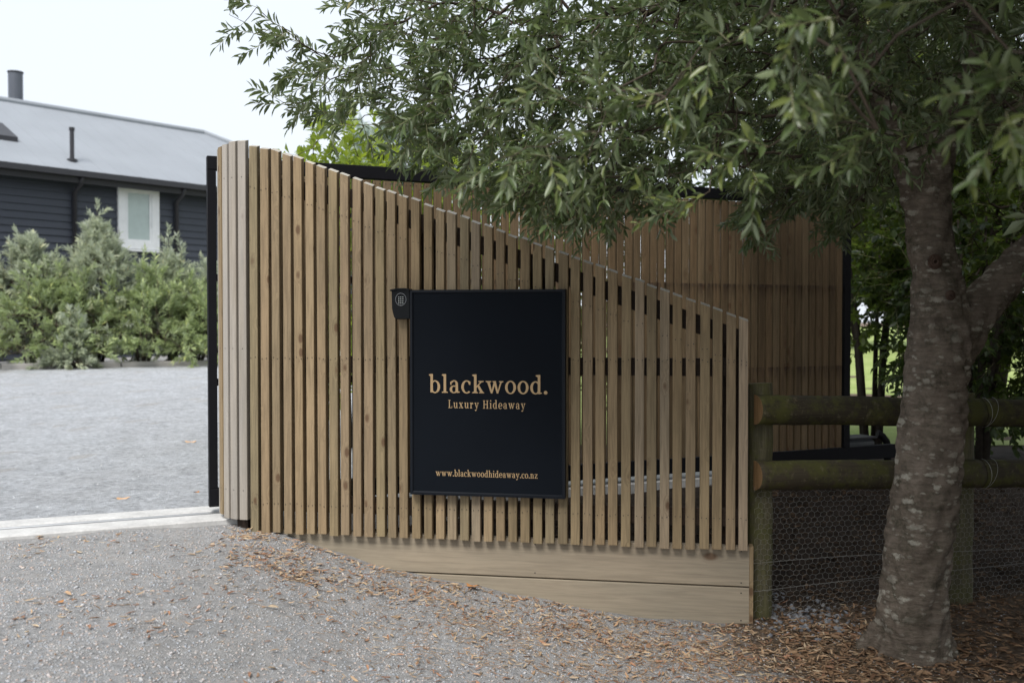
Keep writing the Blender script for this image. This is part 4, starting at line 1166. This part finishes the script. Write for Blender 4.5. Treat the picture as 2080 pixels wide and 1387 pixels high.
bush('distant_tree', 'pale hazy tree far behind the gap in the branches', 'tree', -5.2, 46, 3.2, 10.5, 700, M['leaf_far'], 0.55, 0.3, 29, zlow=1.5, stems=3, stem=(0.5, 1.0), tip_r=0.01)
bush('distant_tree', 'far tree beyond the lawn right of the gate', 'tree', 14, 34, 4.5, 9.5, 900, M['leaf_mid'], 0.5, 0.3, 30, zlow=1.5, stems=3, stem=(0.5, 1.0), tip_r=0.01)

# ------------------------------------------------------------------ house
HA = math.atan2(0.765, 0.644)
house = empty('weatherboard_house', (-8.19, 20.0, 0), HA)
tag(house, 'dark blue weatherboard house with grey metal roof beyond the driveway', 'house')
WY = 0.30; EZ = 4.43; HG = 0.6
X0, X1 = -9.0, 7.6
b = MB(); b.box(X0, X1, WY + 0.03, 6.7, HG - 0.3, EZ - 0.1); b.build('wall', M['board_paint'], house)
wx0, wx1, wz0, wz1 = 0.457, 1.378, 2.98, 4.36
pitch = 0.142; nb = int((EZ - 0.12 - HG) / pitch)
def wb(x0, x1, z):
    b = MB(); b.prism([(WY + 0.028, z), (WY + 0.028, z + pitch + 0.012), (WY + 0.018, z + pitch + 0.012), (WY - 0.012, z + 0.004), (WY - 0.008, z)], x0, x1)
    b.build('weatherboard', M['board_paint'], house)
for k in range(nb):
    z = HG + k * pitch
    if z + pitch > wz0 and z < wz1: wb(X0, wx0, z); wb(wx1, X1, z)
    else: wb(X0, X1, z)
# window
b = MB(); b.box(wx0, wx1, WY - 0.005, WY + 0.025, wz0, wz1); b.box(wx0, wx0 + 0.17, WY - 0.05, WY - 0.006, wz0, wz1); b.box(wx1 - 0.17, wx1, WY - 0.05, WY - 0.006, wz0, wz1)
b.box(wx0 + 0.17, wx1 - 0.17, WY - 0.05, WY - 0.006, wz1 - 0.17, wz1); b.box(wx0 + 0.17, wx1 - 0.17, WY - 0.05, WY - 0.006, wz0, wz0 + 0.15)
win = b.build('window', M['white'], house)
b = MB(); ix0, ix1, iz0, iz1 = wx0 + 0.17, wx1 - 0.17, wz0 + 0.15, wz1 - 0.17
for (a_, b_, c_, d_) in ((ix0, ix0 + 0.05, iz0, iz1), (ix1 - 0.05, ix1, iz0, iz1), (ix0 + 0.05, ix1 - 0.05, iz0, iz0 + 0.05), (ix0 + 0.05, ix1 - 0.05, iz1 - 0.05, iz1)):
    b.box(a_, b_, WY - 0.035, WY - 0.007, c_, d_)
b.build('sash', M['white'], win)
b = MB(); b.box(ix0 + 0.05, ix1 - 0.05, WY - 0.016, WY - 0.010, iz0 + 0.05, iz1 - 0.05); b.build('pane', M['pane'], win)
b = MB(); b.prism([(WY - 0.09, wz0 - 0.05), (WY - 0.006, wz0 - 0.05), (WY - 0.006, wz0 - 0.002), (WY - 0.09, wz0 - 0.02)], wx0 - 0.03, wx1 + 0.03); b.build('sill', M['white'], win)
# roof: long slope with a hipped end
RH = 6.30; ye = -0.05; yr = 3.5; yb = 7.05
b = MB()
xe = X1 + 0.35; xr = xe - 3.4; xl = X0 - 0.3
Vv = [(xl, ye, EZ), (xe, ye, EZ), (xe, yb, EZ), (xl, yb, EZ), (xl, yr, RH), (xr, yr, RH)]
b.v = Vv + [(x, y, z - 0.06) for x, y, z in Vv]
for f_ in ((0, 1, 5, 4), (1, 2, 5), (2, 3, 4, 5), (3, 0, 4)): b.f.append(f_); b.m.append(0); b.f.append(tuple(6 + i for i in reversed(f_))); b.m.append(0)
for (i, j) in ((0, 1), (1, 2), (2, 3), (3, 0)): b.f.append((i, 6 + i, 6 + j, j)); b.m.append(0)
roof = b.build('roof', M['roof'], house, fix=False)
b = MB()
sl_r = (RH - EZ) / (yr - ye)
for k in range(44):
    x = xl + 0.2 + k * 0.38
    yt = yr if x < xr else ye + (xe - x) / 3.4 * (yr - ye)
    if yt - ye < 0.15: continue
    n = len(b.v)
    for (y, dz) in ((ye + 0.01, 0), (yt - 0.05, 0)):
        z = EZ + sl_r * (y - ye)
        b.v += [(x - 0.018, y, z + 0.002), (x - 0.008, y, z + 0.007), (x + 0.008, y, z + 0.007), (x + 0.018, y, z + 0.002)]
    for i in range(3): b.f.append((n + i, n + i + 1, n + 5 + i, n + 4 + i)); b.m.append(0)
b.build('roof_ribs', M['roof'], roof, kind='stuff')
b = MB(); b.tube([(xl, yr, RH + 0.02), (xr, yr, RH + 0.02), (xe, ye, EZ + 0.02)], 0.07, 8); b.build('ridge_cap', M['roof'], roof)
b = MB(); b.prism([(ye - 0.12, EZ - 0.13), (ye + 0.0, EZ - 0.13), (ye + 0.0, EZ - 0.03), (ye - 0.12, EZ - 0.015)], xl, xe); b.build('gutter', M['gutter'], house)
b = MB(); b.box(xl, xe, ye + 0.003, ye + 0.03, EZ - 0.25, EZ - 0.065); b.build('fascia', M['fascia'], house)
b = MB(); b.box(xl, xe, ye + 0.031, WY, EZ - 0.12, EZ - 0.10); b.build('soffit', M['board_paint'], house)
for x in (-0.467, 1.773):
    b = MB(); b.tube([(x, ye - 0.04, EZ - 0.13), (x, ye + 0.02, EZ - 0.25), (x, WY - 0.06, EZ - 0.4), (x, WY - 0.06, HG)], 0.045, 10); b.build('downpipe', M['gutter'], house, smooth=True)
def roofz(y): return EZ + sl_r * (y - ye)
vp = MB(); vp.tube([(-0.42, 0.42, roofz(0.42) - 0.05), (-0.42, 0.42, roofz(0.42) + 0.60)], 0.043, 10); vo_ = vp.build('vent_pipe', M['gutter'], roof)
b = MB(); b.tube([(-0.42, 0.42, roofz(0.42) + 0.60), (-0.42, 0.42, roofz(0.42) + 0.66)], 0.055, 10); b.build('vent_cap', M['fascia'], roof)
b = MB(); b.tube([(-0.42, 0.42, roofz(0.42) - 0.02), (-0.42, 0.42, roofz(0.42) + 0.03)], 0.10, 10); b.build('flashing', M['gutter'], roof)
b = MB(); b.tube([(0.05, 4.0, 5.9), (0.05, 4.0, 7.07)], 0.155, 18); fl = b.build('chimney_flue', M['flue'], roof, smooth=False)
b = MB(); b.tube([(0.05, 4.0, 7.072), (0.05, 4.0, 7.10)], 0.17, 18); b.build('flue_cap', M['fascia'], roof)
b = MB()
yv0, yv1 = 1.05, 1.75
pp = [(-2.1, yv0), (-1.2, yv0), (-1.2, yv1), (-2.1, yv1)]
b.v = [(x, y, roofz(y) - 0.02) for x, y in pp] + [(x, y, roofz(y) + 0.10) for x, y in pp]
for f_ in ((4, 5, 6, 7), (0, 1, 5, 4), (1, 2, 6, 5), (2, 3, 7, 6), (3, 0, 4, 7)): b.f.append(f_); b.m.append(0)
b.build('skylight', M['gutter'], roof)

# timber edging of the shrub bed, one baulk after another
edv = Vector((E1[0] - E0[0], E1[1] - E0[1], 0)).normalized(); eda = math.atan2(edv.y, edv.x)
edg = empty('timber_edging', (E0[0], E0[1], 0), eda); tag(edg, 'low grey timber edging along the shrub bed beyond the gravel', 'edging')
for k in range(-3, 4):
    x0 = k * 1.8
    p = Vector((E0[0], E0[1], 0)) + edv * (x0 + 0.9); g = hz(p.x, p.y)
    b = MB(); b.prism([(-0.05, -0.1), (0.05, -0.1), (0.05, 0.09), (0.04, 0.10), (-0.04, 0.10), (-0.05, 0.09)], 0.01, 1.79)
    o = b.build('edging_timber', M['edging'], edg, (x0, 0.0, g)); o.rotation_euler = (0, 0, random.uniform(-0.01, 0.01))

# shrubs in front of the house
def hshrub(px, topy, D, r, n, label, leaf, seed, zl=0.1, L=0.11, W=0.030, stem=(0.2, 0.36)):
    x = (px - CX) / F * D; rng = np.random.default_rng(seed); z0 = hz(x, D); top = EYE - (topy - HZ) / F * D
    t = empty('garden_shrub', (x, D, z0)); tag(t, label, 'shrub', 'shrubs growing in front of the house')
    P = []
    Hh = top - z0
    while len(P) < n:
        zz = rng.uniform(0.02, 1) ** 0.85; a = rng.uniform(0, 2 * pi)
        rr = r * (1 - zz) ** 0.7 * (0.45 + 0.75 * rng.uniform() ** 0.5) * (1 + 0.25 * sin(3 * a + seed))
        if zz > 0.8: rr *= 0.8
        P.append((x + rr * cos(a), D + rr * 0.8 * sin(a), z0 + zl + zz * (Hh - zl - 0.3)))
    # wispy upright leaders standing out of the top and shoulders
    for q_ in range(int(9 + 10 * r)):
        a = rng.uniform(0, 2 * pi); rr = r * 0.75 * rng.uniform() ** 0.6
        zb = z0 + Hh * (1 - 0.55 * rr / r) * rng.uniform(0.7, 0.86)
        for k_ in range(rng.integers(3, 7)):
            P.append((x + rr * cos(a) + rng.normal() * 0.015, D + rr * 0.7 * sin(a), zb + 0.11 * k_))
    P = np.array(P)
    b = MB(); roots = []
    for k in range(6):
        a = 2 * pi * k / 6; p0 = Vector((0.05 * cos(a), 0.05 * sin(a), -0.05)); p1 = Vector((r * 0.3 * cos(a), r * 0.3 * sin(a), Hh * 0.55))
        b.tube([p0, p0.lerp(p1, .5) + Vector((0.03, 0, 0)), p1], [0.025, 0.018, 0.008], 7)
        for q_ in range(8): roots.append(tuple(p0.lerp(p1, q_ / 7) + Vector((x, D, z0))))
    b.build('trunk', M['bark_dark'], t, smooth=True)
    foliage(t, P, np.array(roots), (x, D, z0 + Hh * 0.2), leaf, rng, n_leaf=16, L=L, W=W, stem=stem, drop=0.0, upright=0.6, outw=0.4, rdir=0.55, simple_=True, tip_r=0.003, spread=0.7, stemr=0.003)
hshrub(60, 470, 17.2, 0.95, 390, 'silvery green shrub at the far left before the house wall', M['leaf_silver'], 41)
hshrub(-90, 510, 16.9, 0.9, 300, 'silvery green shrub cut by the left edge of the picture', M['leaf_silver'], 42)
hshrub(200, 440, 17.5, 0.95, 430, 'tallest silvery green shrub left of the white window', M['leaf_silver'], 43)
hshrub(350, 505, 18.1, 0.8, 320, 'silvery green shrub under the right side of the white window', M['leaf_silver'], 44)
hshrub(430, 545, 18.6, 0.85, 420, 'silvery green shrub just left of the black gate edge', M['leaf_silver'], 45)
hshrub(110, 560, 16.75, 1.15, 330, 'lower green shrub in front between the two left silvery shrubs', M['leaf_low'], 46)
hshrub(290, 570, 17.3, 1.05, 310, 'lower green shrub in front below the white window', M['leaf_low'], 47)
hshrub(400, 590, 17.75, 0.9, 300, 'lower green shrub beside the black gate edge', M['leaf_low'], 49)
hshrub(143, 680, 16.35, 0.36, 110, 'smallest low round shrub leaning over the timber edging', M['leaf_silver'], 48, zl=0.02, stem=(0.12, 0.2))

# ------------------------------------------------------------------ loose stones and leaf litter
rg2 = np.random.default_rng(5)
ICO_V, ICO_F = None, None
bm = bmesh.new(); bmesh.ops.create_icosphere(bm, subdivisions=1, radius=1.0)
ICO_V = np.array([v.co[:] for v in bm.verts]); ICO_F = np.array([[v.index for v in f.verts] for f in bm.faces]); bm.free()
def pebbles(name, X, Y, R, label, seed, mat, flat=0.6):
    rng = np.random.default_rng(seed); n = len(X)
    S_ = R[:, None] * np.stack([rng.uniform(0.75, 1.3, n), rng.uniform(0.65, 1.1, n), flat * rng.uniform(0.6, 1.1, n)], 1)
    a = rng.uniform(0, 2 * pi, n); V = ICO_V[None] * S_[:, None, :] * rng.uniform(0.72, 1.15, (n, len(ICO_V), 1))
    ca, sa = np.cos(a)[:, None], np.sin(a)[:, None]
    x = V[..., 0] * ca - V[..., 1] * sa; y = V[..., 0] * sa + V[..., 1] * ca
    z = V[..., 2]
    til = rng.normal(0, 0.25, (n, 1)); z = z + x * til
    V = np.stack([x + X[:, None], y + Y[:, None], z + (h(X, Y) + R * flat * 0.25)[:, None]], 2).reshape(-1, 3)
    Fc = (ICO_F[None] + (np.arange(n) * len(ICO_V))[:, None, None]).reshape(-1, 3)
    me = mesh_np(name, V, Fc, mat, False, {'rnd': np.repeat(rng.uniform(0, 1, n), len(ICO_V))})
    o = link_mesh(name, me, None, kind='stuff'); o['label'] = label; o['category'] = 'gravel'
    return o
n = 48000
Y = 2.9 + 2.6 * rg2.uniform(0, 1, n) ** 1.1; X = rg2.uniform(-0.56, 0.5, n) * Y
ok = (gl(X, Y) > 0.24) & ((Y < fence_y(X) - 0.0) | (X < -1.45)) & (rg2.uniform(0, 1, n) > 0.85 * soil_mask(X, Y))
X, Y = X[ok], Y[ok]; R = (0.0020 + 0.0044 * rg2.uniform(0, 1, len(X)) ** 2) * np.where(rg2.uniform(0, 1, len(X)) > 0.985, 2.0, 1.0)
pebbles('gravel_stones', X, Y, R, 'loose grey gravel stones in front of the fence', 51, M['pebble'])
n = 26000
Y = 5.2 + 3.5 * rg2.uniform(0, 1, n) ** 1.2 * 1.7; X = -1.4 - rg2.uniform(0, 1, n) * 4.2
ok = (gl(X, Y) < -0.23); X, Y = X[ok], Y[ok]
pebbles('driveway_stones', X, Y, 0.003 + 0.008 * rg2.uniform(0, 1, len(X)) ** 2, 'loose blue grey stones on the driveway behind the track', 52, M['pebble_blue'])
# stones under the netting
n = 260; X = rg2.normal(1.42, 0.16, n); Y = rg2.normal(4.98, 0.16, n)
M['rubble'] = attr_color('rubble_stone', [(0.12, 0.125, 0.14), (0.22, 0.23, 0.25), (0.17, 0.165, 0.16), (0.30, 0.31, 0.33)], 0.8)
pebbles('rubble_stones', X, Y, rg2.uniform(0.006, 0.019, n), 'broken grey stones heaped by the mossy post', 53, M['rubble'], flat=0.8)

def litter(name, X, Y, L, W, mat, label, seed, lift=0.004, tilt=0.35):
    rng = np.random.default_rng(seed); n = len(X)
    a = rng.uniform(0, 2 * pi, n)
    D_ = np.stack([np.cos(a), np.sin(a), rng.normal(0, tilt * 0.5, n)], 1)
    N_ = np.stack([rng.normal(0, tilt, n), rng.normal(0, tilt, n), np.ones(n)], 1)
    P = np.stack([X, Y, h(X, Y) + lift + rng.uniform(0, 0.006, n)], 1)
    V, Fc, k = leaves_np(P, D_, N_ * np.where(rng.uniform(0, 1, (n, 1)) > .5, 1, -1), L, W, False)
    me = mesh_np(name, V, Fc, mat, False, {'rnd': np.repeat(rng.uniform(0, 1, n), k)})
    o = link_mesh(name, me, None, kind='stuff'); o['label'] = label; o['category'] = 'leaf litter'
    return o
# along the foot of the boards, thickest against them
def litter_pts(n, rng):
    X = []; Y = []
    s = rng.uniform(-1.5, 1.15, n); off = rng.exponential(0.10, n)
    X.append(s); Y.append(fence_y(s) - 0.0 - off - 0.01)
    for (cx, cy, sx_, sy_, m) in ((-1.16, 4.78, 0.16, 0.10, 260), (-1.05, 4.62, 0.12, 0.07, 160), (-0.5, 4.72, 0.25, 0.10, 320), (0.2, 4.55, 0.35, 0.14, 480), (0.75, 4.4, 0.3, 0.16, 600), (1.15, 4.3, 0.35, 0.2, 700), (-0.1, 4.1, 0.45, 0.25, 240), (0.6, 3.9, 0.5, 0.25, 420), (1.2, 3.8, 0.5, 0.3, 500), (-0.9, 4.3, 0.3, 0.15, 130), (-1.36, 5.06, .06, .03, 60), (1.5, 4.75, .25, .18, 500)):
        X.append(rng.normal(cx, sx_, m)); Y.append(rng.normal(cy, sy_, m))
    yy = 3.0 + 2.0 * rng.uniform(0, 1, 2600); xx = rng.uniform(-0.5, 0.55, 2600) * yy; kk = (np.sin(3.1 * xx + 1.7 * yy) * np.sin(4.3 * yy - 2.2 * xx + 1) + rng.normal(0, 0.35, 2600)) > 0.15; xx = xx[kk]; yy = yy[kk]
    X.append(xx); Y.append(yy)
    X = np.concatenate(X); Y = np.concatenate(Y)
    ok = ((Y < fence_y(X) - 0.012) | (X > 1.2)) & (Y > 2.8)
    tx, ty = tb.x, tb.y
    ok &= ((X - tx) ** 2 + (Y - ty) ** 2) > 0.17 ** 2
    return X[ok], Y[ok]
X, Y = litter_pts(900, rg2)
L = rg2.uniform(0.014, 0.05, len(X)); litter('leaf_litter', X, Y, L, L * rg2.uniform(0.12, 0.3, len(X)), M['litter'], 'orange brown fallen leaves and chips along the foot of the fence', 61)
# brown litter on the soil bank and round the trunk
n = 9000
Y = rg2.uniform(3.2, 7.2, n); X = rg2.uniform(0.2, 0.62, n) * Y
ok = ((Y > fence_y(X) + 0.12) | (X > 1.25)) & (((X - tb.x) ** 2 + (Y - tb.y) ** 2) > 0.17 ** 2); X, Y = X[ok], Y[ok]
M['litter_humus'] = attr_color('dark_damp_litter', [(0.05, 0.032, 0.022), (0.11, 0.07, 0.042), (0.04, 0.028, 0.02), (0.17, 0.11, 0.065)], 0.8)  # litter darkened so its colour carries the shade behind the fence
L = rg2.uniform(0.022, 0.068, len(X)); Wd = L * rg2.uniform(0.2, 0.36, len(X)); bk = Y > fence_y(X) + 0.10
litter('leaf_litter', X[~bk], Y[~bk], L[~bk], Wd[~bk], M['litter_dark'], 'brown leaf litter on the soil round the tree foot', 62)
litter('leaf_litter', X[bk], Y[bk], L[bk], Wd[bk], M['litter_humus'], 'dark damp leaf litter on the bank behind the netting', 64)
n = 2600; X = rg2.uniform(-1.4, 1.2, n); Y = fence_y(X) + 0.14 + rg2.uniform(0, 1, n) * 1.0
L = rg2.uniform(0.02, 0.05, n); litter('leaf_litter', X, Y, L, L * 0.3, M['litter_humus'], 'dark leaf litter behind the slats of the fence', 63)
# stringy needles and bark strips
n = 2600; X = rg2.normal(0.7, 0.75, n); Y = rg2.normal(4.3, 0.4, n); ok = (Y < fence_y(X) - 0.02) & (((X - tb.x) ** 2 + (Y - tb.y) ** 2) > 0.17 ** 2) & (X > -1.4); X, Y = X[ok], Y[ok]
a = rg2.uniform(0, 2 * pi, len(X)); L = rg2.uniform(0.02, 0.06, len(X))
P0 = np.stack([X, Y, h(X, Y) + 0.004], 1); P1 = np.stack([X + L * np.cos(a), Y + L * np.sin(a), h(X + L * np.cos(a), Y + L * np.sin(a)) + 0.006], 1)
M['straw'] = simple('dry_straw', (0.36, 0.24, 0.14), 0.8)
o = prisms(P0, P1, 0.0009, 'dry_needles', M['straw'], None); o['label'] = 'thin dry needles scattered over gravel before the fence'; o['category'] = 'needles'
# larger single leaves
M['dryleaf'] = simple('tan_dry_leaf', (0.52, 0.33, 0.19), 0.7, var=0.2, scale=60)
M['dryleaf2'] = simple('orange_dry_leaf', (0.40, 0.19, 0.07), 0.7, var=0.2, scale=60)
def dry_leaf(x, y, L, ang, label, mat, lobes=True, lift=0.01):
    b = MB(); n_ = 16; z = hz(x, y) + lift
    t = empty('fallen_leaf', (x, y, z), ang)
    tag(t, label, 'leaf')
    rim = []
    for k in range(n_):
        a = 2 * pi * k / n_; r = 0.5 * (1 + (0.22 * cos(5 * a) if lobes else 0))
        rim.append((L * r * cos(a), L * 0.62 * r * sin(a), 0.10 * L * (cos(2 * a) + 0.6 * sin(a)) * 0.8))
    for k in range(n_): b.face([(0, 0, -0.02 * L), rim[k], rim[(k + 1) % n_]])
    b.build('blade', mat, t, fix=False)
    b = MB(); b.tube([(-L * 0.45, 0, 0.01 * L), (-L * 0.62, 0.03 * L, 0.02 * L), (-L * 0.8, 0.02 * L, 0.01 * L)], 0.0012, 5); b.build('stalk', M['twig'], t)
def gpt(px, py, z=0.42):
    D = (EYE - z) * F / (py - HZ); return (px - CX) / F * D, D
x, y = gpt(247, 1013, 0.425); dry_leaf(x, y, 0.075, 0.2, 'tan fallen leaf lying on the driveway just behind the concrete track', M['dryleaf'])
x, y = gpt(386, 904, 0.44); dry_leaf(x, y, 0.095, 0.1, 'pale fallen leaf on the driveway farther back near the gate edge', M['dryleaf'], False)
x, y = gpt(398, 997, 0.425); dry_leaf(x, y, 0.035, 1.0, 'small orange fallen leaf on the driveway beside the gate foot', M['dryleaf2'])
x = -0.20; y = float(fence_y(x)) - 0.045; dry_leaf(x, y, 0.075, 2.6, 'curled brown fallen leaf resting against the lower retaining board', M['dryleaf2'], True, 0.022)
x, y = gpt(117, 1240, 0.39); dry_leaf(x, y, 0.030, 1.0, 'small orange fallen leaf alone on the gravel at the left', M['dryleaf2'])
